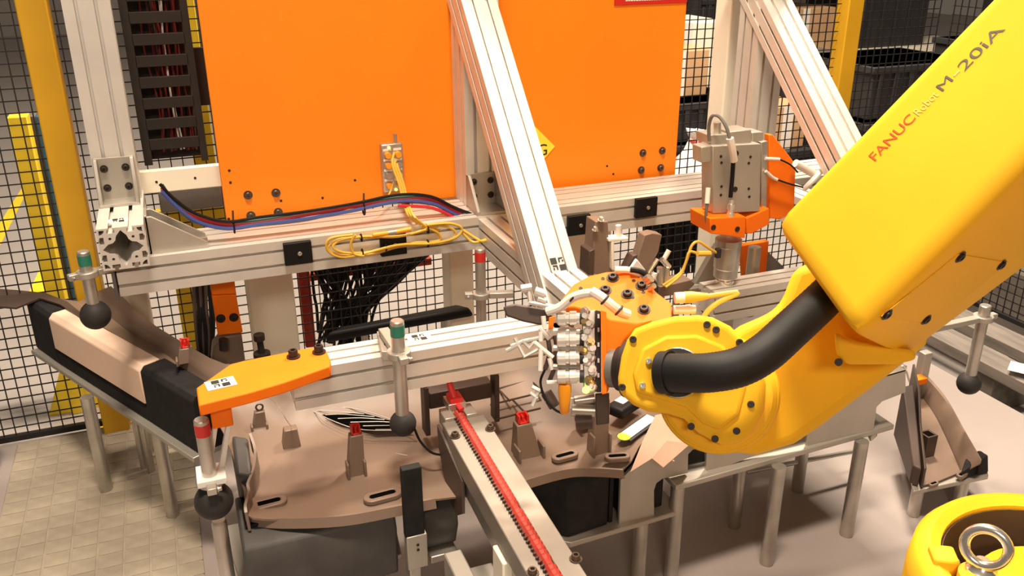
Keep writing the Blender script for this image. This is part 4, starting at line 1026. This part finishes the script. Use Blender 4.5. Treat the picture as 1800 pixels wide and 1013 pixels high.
# manifold
MB().plate([at(x, y, 1.42) for x, y in ((1047, 545), (1056, 547), (1057, 690), (1048, 690))], ray(1050, 620) * .09).build('manifold_strip', 'bin_dark', gp, bevel=.001)
MB().plate([at(x, y, 1.425) for x, y in ((1022, 548), (1047, 545), (1048, 690), (1026, 695))], ray(1035, 620) * .07).build('manifold', 'steel', gp, bevel=.002)
for y in (556, 580, 606, 634, 660): MB().obox(at(1052, y, 1.419), RT * .0015, UP * .0035, FW * .0006).build('strip_label', 'white', gp, smooth_=False)
rnd = random.Random(3)
for k, y in enumerate((559, 597, 629, 662)):
    a, c = at(1021, y, 1.425), at(979, y + 1, 1.43); d = c - a; L = d.length
    b = MB(); b.lathe(a, d, [(0, .0085), (L * .18, .0085), (L * .18, .0115), (L * .45, .0115), (L * .48, .0095), (L * .62, .0095), (L * .62, .012), (L * .95, .0115), (L, .007)], 12); b.build('air_fitting', 'silver', gp, ang=25)
    MB().lathe(at(1027, y, 1.425), at(1018, y, 1.426) - at(1027, y, 1.425), [(0, .0105), (.007, .0105)], 14).build('collar', 'bin_dark', gp)
for k, y in enumerate((582, 612, 645)):
    a, c = at(1020, y, 1.432), at(973, y, 1.44); d = c - a; L = d.length
    b = MB(); b.lathe(a, d, [(0, .0055), (L * .4, .0055), (L * .4, .0075), (L * .7, .0075), (L * .7, .005), (L, .005)], 10); b.build('small_fitting', 'silver' if k != 2 else 'steel', gp, ang=25)
for k in range(16):
    x = 1027 + rnd.random() * 18; y = 545 + k * 9 + rnd.random() * 5
    a = at(x, y, 1.424); d = (-ray(x, y) + RT * rnd.uniform(-.9, .1) + UP * rnd.uniform(-.2, .4)).normalized()
    b = MB(); b.lathe(a, d, [(0, .007), (.007, .007), (.007, .0045), (.014, .0045)], 10); b.build('push_fitting', rnd.choice(['tube_white', 'silver', 'tube_white', 'brass', 'silver']), gp, ang=25)
MB().cyl(at(1030, 686, 1.42), at(1030, 686, 1.412), .006, n=12).build('light', 'led_green', gp)
# hoses over the top
MB().tube([at(x, y, d) for x, y, d in ((962, 548, 1.43), (985, 540, 1.42), (1005, 524, 1.41), (1025, 517, 1.40), (1042, 515, 1.39))], .0075, 10).build('air_hose', 'tube_white', gp)
MB().tube([at(x, y, d) for x, y, d in ((1040, 512, 1.385), (1058, 523, 1.38), (1075, 537, 1.38), (1090, 548, 1.39), (1104, 553, 1.40))], .008, 10).build('air_hose', 'tube_white', gp)
for x, y, dd in ((1063, 527, 1.38), (1088, 546, 1.385), (1007, 523, 1.41)): MB().torus(at(x, y, dd), RT - UP * .8, .0082, .002, 14, 6).build('band', 'bin_dark', gp)
MB().tube([at(x, y, 1.50) for x, y in ((1081, 474), (1105, 475), (1125, 482))], .006, 8).build('air_hose', 'tube_white', gp)
MB().tube([at(x, y, 1.49) for x, y in ((1108, 474), (1125, 477), (1140, 487), (1150, 500), (1152, 515))], .005, 8).build('black_lead', 'black', gp)
for x, y in ((1138, 497), (1142, 508), (1133, 492)): MB().cyl(at(x, y, 1.47), at(x + 8, y - 6, 1.46), .005, n=10).build('small_fitting', 'steel', gp)
# right-hand sensor plug and lead
MB().cyl(at(1186, 524, 1.42), at(1203, 523, 1.42), .009, n=14).build('plug_end', 'tube_white', gp)
MB().lathe(at(1203, 523, 1.42), at(1243, 521, 1.42) - at(1203, 523, 1.42), [(0, .0095), (.012, .0095), (.028, .0065), (.038, .005)], 14).build('plug', 'cable_yellow', gp)
MB().tube([at(x, y, 1.42) for x, y in ((1243, 521), (1270, 517), (1296, 514), (1288, 520), (1262, 532), (1240, 552), (1232, 575))], .0042, 8).build('lead', 'cable_yellow', gp)
MB().cyl(at(1184, 545, 1.43), at(1222, 544, 1.43), .0075, n=12).build('small_fitting', 'tube_white', gp)
# silver tubes at left
for L in (((955, 556), (957, 577)), ((949, 577), (966, 596)), ((939, 602), (972, 629)), ((951, 612), (950, 652)), ((966, 630), (971, 650)), ((961, 673), (984, 672)), ((951, 583), (951, 600)), ((972, 560), (964, 584))):
    MB().tube([at(x, y, 1.46) for x, y in L], .0042, 8, sub=1).build('tube', 'tube_white', gp)
for L in (((898, 609), (920, 600), (950, 594)), ((905, 594), (922, 627), (946, 614)), ((890, 617), (915, 604)), ((918, 598), (930, 612), (940, 600)), ((932, 690), (945, 700)), ((936, 714), (946, 690)), ((935, 680), (950, 688))):
    MB().tube([at(x, y, 1.50) for x, y in L], .0038, 8, sub=1).build('linkage', 'silver', gp)
MB().plate([at(x, y, 1.50) for x, y in ((884, 540), (905, 534), (965, 545), (972, 560), (950, 572), (920, 566), (890, 556))], ray(930, 550) * .02).build('jaw_arm', 'brown_dark', gp, bevel=.003)
for (x0, y0, x1, y1, r) in ((916, 508, 935, 505, .007), (928, 500, 932, 530, .004), (930, 532, 975, 540, .004), (940, 512, 958, 518, .008), (945, 525, 960, 530, .006)):
    MB().cyl(at(x0, y0, 1.49), at(x1, y1, 1.49), r, n=10).build('toggle', 'silver', gp)
MB().plate([at(x, y, 1.455) for x, y in ((965, 558), (976, 556), (972, 578), (964, 580))], ray(970, 570) * .008).build('red_tab', 'orange_part', gp, bevel=.001)
b = MB(); a, c = at(993, 676, 1.43), at(992, 727, 1.44); L = (c - a).length
b.lathe(a, c - a, [(0, .0105), (.012, .011), (L * .6, .009), (L * .95, .0075), (L, .0055)], 16); b.build('amber_handle', 'amber', gp)
for (x0, y0, x1, y1, r, m) in ((960, 690, 975, 715, .010, 'brown_dark'), (1010, 705, 1045, 700, .009, 'steel'), (1005, 720, 1045, 722, .012, 'steel'), (1012, 742, 1040, 740, .014, 'brown_dark'), (1003, 700, 1003, 718, .007, 'tube_white'), (962, 700, 972, 708, .008, 'plate_alu')):
    MB().cyl(at(x0, y0, 1.50), at(x1, y1, 1.50), r, n=12).build('jaw_part', m, gp)
MB().plate([at(x, y, 1.48) for x, y in ((1046, 692), (1071, 690), (1071, 745), (1048, 748))], ray(1058, 720) * .05).build('lower_block', 'brown_dark', gp, bevel=.002)
MB().tube([at(x, y, 1.47) for x, y in ((958, 650), (950, 672), (958, 700), (975, 720), (990, 727))], .0022, 6).build('black_lead', 'black', gp)
for x, y, x1, y1 in ((962, 590, 958, 650), (975, 590, 970, 640), (978, 600, 966, 670)):
    MB().tube([at(x, y, 1.49), at((x + x1) / 2 + 6, (y + y1) / 2, 1.49), at(x1, y1, 1.49)], .004, 6).build('black_lead', 'brown_dark', gp)

# ------------------------------------------------------------------ slide unit with spindle (right)
su = thing('slide_unit', 'steel pneumatic slide with orange clamp and hanging spindle on right of the frame', 'slide', oy(1290, 520, 1.75))
Y1 = 1.72
def sl(name, m, pts, dp, Y=Y1, bev=.002, parent=None): return MB().plate([oy(x, y, Y) for x, y in pts], (0, dp, 0)).build(name, m, parent or su, bevel=bev)
body = sl('slide_body', 'plate_alu', ((1253, 257), (1338, 253), (1336, 372), (1253, 376)), .05)
sl('slide_rail', 'steel', ((1338, 250), (1350, 248), (1348, 365), (1338, 368)), .09, Y1 + .015)
sl('carriage', 'plate_alu', ((1283, 232), (1321, 228), (1321, 252), (1284, 254)), .06, Y1 + .02); sl('cap', 'plate_alu', ((1247, 238), (1283, 236), (1283, 254), (1248, 256)), .06, Y1 + .02)
sl('side_ear', 'plate_alu', ((1233, 259), (1253, 256), (1253, 285), (1233, 287)), .04, Y1 + .01); sl('end_cap', 'plate_alu', ((1322, 233), (1342, 232), (1342, 250), (1322, 252)), .05, Y1 + .03)
for p in ((1267, 275), (1268, 286), (1319, 276), (1316, 287), (1268, 328), (1267, 343), (1316, 332), (1317, 346)): bolt(body, oy(*p, Y1), (0, -1, 0), .0035, .001, 'bolt_dark', washer=False, name='hole')
for p in ((1294, 270), (1292, 333)): bolt(body, oy(*p, Y1), (0, -1, 0), .007, .001, 'bolt_dark', washer=False, name='hole')
MB().cyl(oy(1261, 237, Y1 + .04), oy(1261, 215, Y1 + .04), .009, n=12).build('top_knob', 'steel', su)
MB().tube([oy(x, y, Y) for x, y, Y in ((1247, 248, 1.74), (1246, 222, 1.74), (1252, 204, 1.73), (1264, 205, 1.72), (1276, 222, 1.70), (1283, 244, 1.69))], .0042, 8).build('black_hose', 'lens_grey', su)
MB().tube([oy(1283, 243, 1.69), oy(1287, 262, 1.69), oy(1290, 283, 1.695)], .009, 10).build('sleeve', 'tube_white', su)
MB().tube([oy(1289, 284, 1.695), oy(1287, 315, 1.70), oy(1284, 347, 1.70)], .0052, 8).build('black_hose', 'black', su)
q = oy(1283, 382, 1.70); MB().lathe(q, (0, 0, 1), [(0, .009), (.012, .009), (.012, .0075), (.022, .0075), (.022, .0095), (.034, .0095), (.034, .006), (.045, .006)], 14).build('hose_fitting', 'chrome', su, ang=25)
cl = sl('clamp_block', 'orange_part', ((1248, 384), (1311, 381), (1310, 419), (1249, 411)), .09, Y1 - .03)
sl('clamp_arm', 'orange_part', ((1312, 384), (1352, 366), (1353, 394), (1322, 411), (1312, 411)), .06, Y1 - .005)
for p in ((1254, 400), (1296, 403)): bolt(cl, oy(*p, Y1 - .03), (0, -1, 0), .007, .001, 'bolt_dark', washer=False, name='hole')
sl('gusset_plate', 'orange_part', ((1352, 237), (1359, 237), (1399, 289), (1396, 374), (1372, 386), (1353, 384)), .02, Y1 + .03)
sp = oy(1281, 420, 1.735); 
def spd(y): return sp.z - oy(1281, y, 1.735).z
MB().lathe(sp, (0, 0, -1), [(0, .033), (.016, .033), (.018, .0315), (spd(468), .0315), (spd(470), .030), (spd(484), .030)], 28).build('spindle_body', 'steel', su, ang=25)
MB().lathe(sp, (0, 0, -1), [(spd(484), .019), (spd(490), .019), (spd(490), .023), (spd(500), .023), (spd(502), .024), (spd(512), .024), (spd(512), .014), (spd(560), .0135)], 24).build('spindle_nose', 'chrome', su, ang=25)
MB().obox(oy(1262, 445, 1.70), (.006, 0, 0), (0, .006, 0), (0, 0, .012)).build('sensor', 'bin_dark', su, bevel=.001)
# guide rod and orange backing
gd = oy(1327, 434, 1.80); MB().lathe(gd, (0, 0, -1), [(0, .0155), (.003, .017), (gd.z - oy(1323, 552, 1.80).z, .017)], 20).build('guide_rod', 'steel', su)
sl('backing', 'orange_part', ((1305, 432), (1352, 424), (1345, 500), (1310, 505)), .02, 1.84)
sl('grey_wedge', 'lens_grey', ((1348, 440), (1378, 470), (1385, 492), (1340, 500)), .03, 1.88)
for L, m, r in ((((1345, 279), (1370, 280)), 'tube_white', .004), (((1370, 280), (1390, 290), (1402, 303)), 'black', .0022), (((1346, 301), (1358, 312), (1366, 316)), 'tube_white', .004), (((1366, 316), (1390, 324), (1414, 330)), 'black', .0022)):
    MB().tube([oy(x, y, Y1 + .01) for x, y in L], r, 8).build('lead', m, su)
MB().cyl(oy(1398, 287, Y1 + .01), oy(1434, 308, Y1 + .01), .010, n=14).build('air_fitting', 'tube_white', su)
MB().tube([oy(1414, 332, 1.73), oy(1424, 322, 1.72), oy(1445, 300, 1.72)], .007, 8).build('tie_strap', 'white', su)
MB().tube([oy(x, y, Y1 - .01) for x, y in ((1244, 355), (1241, 375), (1244, 398), (1250, 408))], .004, 8).build('side_hose', 'lens_grey', su)
MB().cyl(oy(1243, 358, Y1 - .01), oy(1245, 330, Y1), .006, n=10).build('side_fitting', 'tube_white', su)
# its yellow leads
for k, L in enumerate((((1262, 446), (1245, 436), (1228, 425), (1216, 432), (1208, 455), (1196, 480), (1165, 502)), ((1226, 446), (1212, 443), (1206, 460), (1196, 484), (1170, 505)), ((1248, 446), (1226, 446)))):
    MB().tube([oy(x, y, 1.70 - .01 * k) for x, y in L], .0035 if k < 2 else .007, 8).build('lead', 'cable_yellow', su)
# support bracket behind
sl('support_angle', 'plate_alu', ((1222, 500), (1262, 430), (1268, 500)), .02, 1.88)
sl('support_plate', 'plate_alu', ((1190, 512), (1268, 500), (1300, 505), (1300, 530), (1190, 530)), .02, 1.86)
# second locating bar to the right
l2 = thing('locating_bar', 'slotted aluminium bar partly hidden behind the robot wrist below the spindle', 'bar', oy(1340, 560, 1.72))
p = oy(1240, 560, 1.72); l2x = p.x; extrude_profile((p.x, 1.72, oy(1340, 528, 1.68).z), (oy(1420, 520, 1.72).x, 1.72, oy(1340, 528, 1.68).z), EY, EZ, .079).build('profile', 'alu', l2, ang=20)

# ------------------------------------------------------------------ brown uprights behind the gripper
def up_thing(label, name, cat, parts, base):
    t = thing(name, label, cat, base)
    for nm, m, pts, Y, dp in parts: MB().plate([oy(x, y, Y) for x, y in pts], (0, dp, 0)).build(nm, m, t, bevel=.002)
    return t
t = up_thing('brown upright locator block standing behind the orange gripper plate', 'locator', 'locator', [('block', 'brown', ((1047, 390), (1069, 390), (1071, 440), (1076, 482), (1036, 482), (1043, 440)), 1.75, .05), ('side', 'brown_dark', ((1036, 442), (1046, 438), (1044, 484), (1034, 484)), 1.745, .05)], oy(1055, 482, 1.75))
for p in ((1056, 388), (1046, 405)): bolt(t, oy(*p, 1.748), (0, -.3, 1), .005, .008, 'chrome')
t = up_thing('white L-shaped stop with a peg beside the brown upright', 'stop_angle', 'stop', [('web', 'cream', ((1075, 424), (1080, 424), (1080, 474), (1075, 474)), 1.74, .03), ('flange', 'cream', ((1070, 420), (1105, 418), (1105, 423), (1070, 426)), 1.74, .03)], oy(1080, 474, 1.74))
MB().cyl(oy(1088, 419, 1.755), oy(1087, 396, 1.755), .007, n=12).build('peg', 'tube_white', t)
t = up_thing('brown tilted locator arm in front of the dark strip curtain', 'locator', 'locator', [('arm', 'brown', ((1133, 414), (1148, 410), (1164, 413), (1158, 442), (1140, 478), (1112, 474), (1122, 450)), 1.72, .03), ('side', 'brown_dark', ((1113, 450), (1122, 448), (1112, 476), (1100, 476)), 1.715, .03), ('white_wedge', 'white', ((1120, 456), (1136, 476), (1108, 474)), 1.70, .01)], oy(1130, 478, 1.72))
t = thing('toggle_clamp', 'small silver toggle clamp right of the tilted brown locator', 'clamp', oy(1160, 500, 1.72))
for (x0, y0, x1, y1, r, m) in ((1156, 455, 1140, 480, .005, 'chrome'), (1163, 455, 1176, 470, .007, 'chrome'), (1176, 440, 1166, 458, .006, 'tube_white'), (1160, 470, 1160, 500, .008, 'steel'), (1172, 470, 1170, 498, .008, 'steel'), (1150, 480, 1146, 495, .008, 'white')):
    MB().cyl(oy(x0, y0, 1.71), oy(x1, y1, 1.71), r, n=10).build('clamp_part', m, t)
t = up_thing('brown low locator block right of the orange gripper plate', 'locator', 'locator', [('block', 'brown', ((1160, 505), (1215, 492), (1222, 500), (1205, 516), (1165, 522)), 1.74, .05)], oy(1190, 522, 1.74))
# hidden carriers of the locators, down to the table
def stem(owner, p, z1, r=.010):
    MB().cyl((p.x, p.y, .0), (p.x, p.y, z1), r, n=12).build('stem', 'steel', owner)
for nm, px_ in (('locator', (1056, 478)), ('stop_angle', (1078, 472)), ('locator.001', (1126, 474)), ('toggle_clamp', (1163, 496)), ('locator.002', (1190, 512))):
    q = oy(*px_, 1.765); stem(bpy.data.objects[nm], q, q.z)
q = oy(401, 630, 2.05); stem(bpy.data.objects['orange_bracket'], q, q.z, .014)
q = oy(461, 628, 1.98); stem(bpy.data.objects['knob_bolt'], q, q.z)
for px_ in ((640, 580), (780, 552)):
    q = oy(*px_, 2.25); stem(bpy.data.objects['cable_tray'], q, q.z)
q = oy(1375, 330, Y1 + .05); MB().box((q.x - .02, Y1 + .05, q.z - .02), (q.x + .02, 2.02, q.z + .02)).build('mount_arm', 'plate_alu', su)
for x_ in (l2x + .05, l2x + .22): MB().box((x_ - .02, 1.70, 0), (x_ + .02, 1.74, oy(1340, 528, 1.68).z - .04)).build('leg', 'alu', l2)
# dark strip curtain below the beam at right
ct = thing('strip_curtain', 'dark curtain of hanging black strips below the beam at right', 'curtain', oy(1185, 480, 2.6))
for k in range(17):
    x = 1134 + k * 6.2; y = 386 - k * .75
    a, c = oy(x, y - 20, 2.56 + .02 * (k % 3)), oy(x + 3 - k * .3, y + 98 + 8 * math.sin(k * 2.3), 2.58)
    MB().obox((a + c) / 2, V((.011, 0, 0)), V((0, .003, 0)), (c - a) / 2).build('strip', 'black', ct, smooth_=False)
# ------------------------------------------------------------------ pallet skid at right edge
pl = thing('pallet', 'grey weathered plank skid lying beyond the floor edge at right', 'pallet', (2.4, 1.7, -.12))
for x0, z0, z1 in ((2.29, .015, .055), (2.44, .03, .07)):
    MB().box((x0, 1.0, z0), (x0 + .105, 2.45, z1)).build('plank', 'plank', pl, bevel=.003)
for y in (1.15, 1.75, 2.3): MB().box((2.31, y, -.12), (2.53, y + .09, .015)).build('bearer', 'plank', pl, bevel=.003)
MB().box((2.34, 1.42, .055), (2.40, 1.56, .062)).build('repair_board', 'plank', pl, bevel=.001)
o = MB().obox(oz(1797, 648, .075), (.03, .02, 0), (-.02, .03, 0), (0, 0, .0006)).build('paper_note', 'white', None, smooth_=False); tag(o, 'white paper lying on the grey planks at right picture edge', 'paper')
o = MB().box((2.80, .9, -.12), (3.4, 2.5, .16)).build('grey_slab', 'plank', None, bevel=.004); tag(o, 'grey flat slab behind the mesh at the right edge', 'slab')
o = MB().box((2.02, 1.90, 0), (2.10, 2.06, .022)).build('steel_strip', 'steel', None, bevel=.002); tag(o, 'short steel strip on the floor behind the right ball rod', 'strip')
o = MB().box((1.86, 1.92, 0), (1.99, 2.16, .03)).build('floor_shim', 'cream', None, bevel=.003); tag(o, 'pale flat shim plate on the floor beside the steel strip', 'plate')
t = thing('mounting_post', 'small pale post with an orange stop behind the right bumper wing', 'post', (1.60, 1.46, 0))
q = oz(1612, 700, ZR); MB().box((q.x - .014, q.y - .012, 0), (q.x + .014, q.y + .012, oy(1612, 622, q.y).z)).build('post', 'plate_alu', t, bevel=.002)
c = oy(1615, 668, q.y - .02); MB().obox(c, (.018, 0, 0), (0, .014, 0), (0, 0, .009)).build('stop', 'orange_part', t, bevel=.002)
MB().tube([oy(1586, 643, q.y - .02), oy(1594, 655, q.y - .02), oy(1600, 674, q.y - .02), oy(1610, 676, q.y - .02)], .003, 6, sub=2).build('bent_strip', 'tube_white', t)

# ------------------------------------------------------------------ stores behind the fence, right
def crate(name, label, x0, x1, y0, y1, z0, z1, m, cat, grp, ribs=0):
    t = thing(name, label, cat, ((x0 + x1) / 2, (y0 + y1) / 2, z0), grp)
    MB().box((x0, y0, z0), (x1, y1, z1)).build('body', m, t, bevel=.008)
    for k in range(ribs):
        x = x0 + (x1 - x0) * (k + .5) / ribs; MB().box((x - .012, y0 - .012, z0 + .01), (x + .012, y0, z1 - .01)).build('rib', m, t, bevel=.002)
    if ribs: MB().box((x0 - .012, y0 - .014, z1 - .03), (x1 + .012, y1 + .012, z1)).build('rim', m, t, bevel=.003)
    else: MB().box(((x0 + x1) / 2 - .03, y0 - .001, z0 + .002), ((x0 + x1) / 2 + .03, y0, z1 - .002)).build('tape', 'tube_white', t, smooth_=False)
    return t
names = ['lowest', 'middle', 'highest']
for k in range(3):
    crate('black_bin', 'black ribbed bin behind the right fence, %s of the near stack' % names[k], 3.0, 3.62, 3.2, 3.7, -.02 + .26 * k, .22 + .26 * k, 'bin_dark', 'bin', 'black bins behind the fence', 7)
for k in range(3):
    crate('black_bin', 'black ribbed bin behind the right fence, %s of the far stack' % ('lowest', 'middle', 'top')[k], 3.75, 4.4, 3.1, 3.6, -.02 + .28 * k, .24 + .28 * k, 'bin_dark', 'bin', 'black bins behind the fence', 6)
for k in range(3):
    crate('black_bin', 'black ribbed bin behind the mesh left of the tall cream column, %s one' % ('lowest', 'middle', 'top')[k], 2.02, 2.62, 3.6, 4.0, -.02 + .2 * k, .16 + .2 * k, 'bin_dark', 'bin', 'black bins behind the fence', 8)
crate('carton', 'open tan carton on the black bins behind the mesh', 2.10, 2.42, 3.65, 3.95, .58, .80, 'cardboard', 'box', 'cartons behind the fence')
crate('carton', 'pale carton farther back behind the mesh near the red sign', 2.45, 2.95, 4.3, 4.7, .35, .85, 'cream', 'box', 'cartons behind the fence')
crate('carton', 'brown carton low behind the mesh right of the cream column', 2.72, 2.95, 3.55, 3.8, .30, .52, 'cardboard', 'box', 'cartons behind the fence')
t = thing('stock_table', 'dark steel stock table behind the mesh right of the cream column', 'table', (2.8, 3.7, -.02))
MB().box((2.66, 3.5, .26), (2.98, 3.9, .30)).build('top', 'bin_dark', t, bevel=.003)
for x in (2.68, 2.96):
    for y in (3.52, 3.88): MB().box((x - .015, y - .015, -.02), (x + .015, y + .015, .26)).build('leg', 'bin_dark', t)
t = thing('white_sack', 'white plastic sack slumped behind the mesh left of cream column', 'sack', (2.2, 3.35, -.02))
b = MB(); b.lathe((2.24, 3.42, .0), (0, 0, 1), [(-.02, .10), (.05, .15), (.18, .155), (.30, .12), (.38, .06), (.44, .035), (.47, .05)], 14)
for v in b.bm.verts: v.co += V((random.uniform(-.012, .012), random.uniform(-.012, .012), random.uniform(-.01, .01)))
b.build('sack', 'white', t)
MB().torus((2.24, 3.42, .425), (0, 0, 1), .036, .006, 14, 6).build('tie', 'cable_red', t)
# storage rack further back
t = thing('storage_rack', 'far storage rack with dark uprights and pale shelves at top right', 'rack', (4.0, 5.6, -.02))
for x in (3.3, 4.6, 5.9):
    for y in (5.2, 6.0): MB().box((x - .03, y - .03, -.02), (x + .03, y + .03, 2.6)).build('upright', 'bin_dark', t)
for z in (.45, 1.0, 1.55): MB().box((3.3, 5.17, z), (5.9, 6.03, z + .05)).build('shelf', 'cream', t, bevel=.004)
for k, (x, z, w_, h_, m) in enumerate(((3.4, .5, .5, .38, 'bin_dark'), (4.0, .5, .5, .3, 'cardboard'), (4.75, .5, .6, .4, 'bin_dark'), (3.42, 1.05, .6, .36, 'cardboard'), (4.2, 1.05, .35, .3, 'bin_dark'), (4.75, 1.05, .8, .4, 'bin_dark'))):
    crate('stock_box', 'box on the far storage rack, number %s from the left on the %s shelf' % (('one', 'two', 'three')[k % 3], 'lower' if k < 3 else 'upper'), x, x + w_, 5.25, 5.9, z + .002, z + h_, m, 'box', 'boxes on the far rack', 5 if m == 'bin_dark' else 0)
t = thing('floor_cabinet', 'low dark cabinet behind the mesh between post and brace', 'cabinet', (2.3, 4.2, -.02))
MB().box((3.0, 4.4, -.02), (3.9, 4.9, .62)).build('body', 'lens_grey', t, bevel=.006)
for k in range(2):
    d_ = MB().box((3.02 + .44 * k, 4.388, .02), (3.44 + .44 * k, 4.40, .60)).build('door', 'bin_dark', t, bevel=.003); MB().box((3.40 + .06 * k, 4.375, .28), (3.415 + .06 * k, 4.388, .38)).build('handle', 'steel', d_)
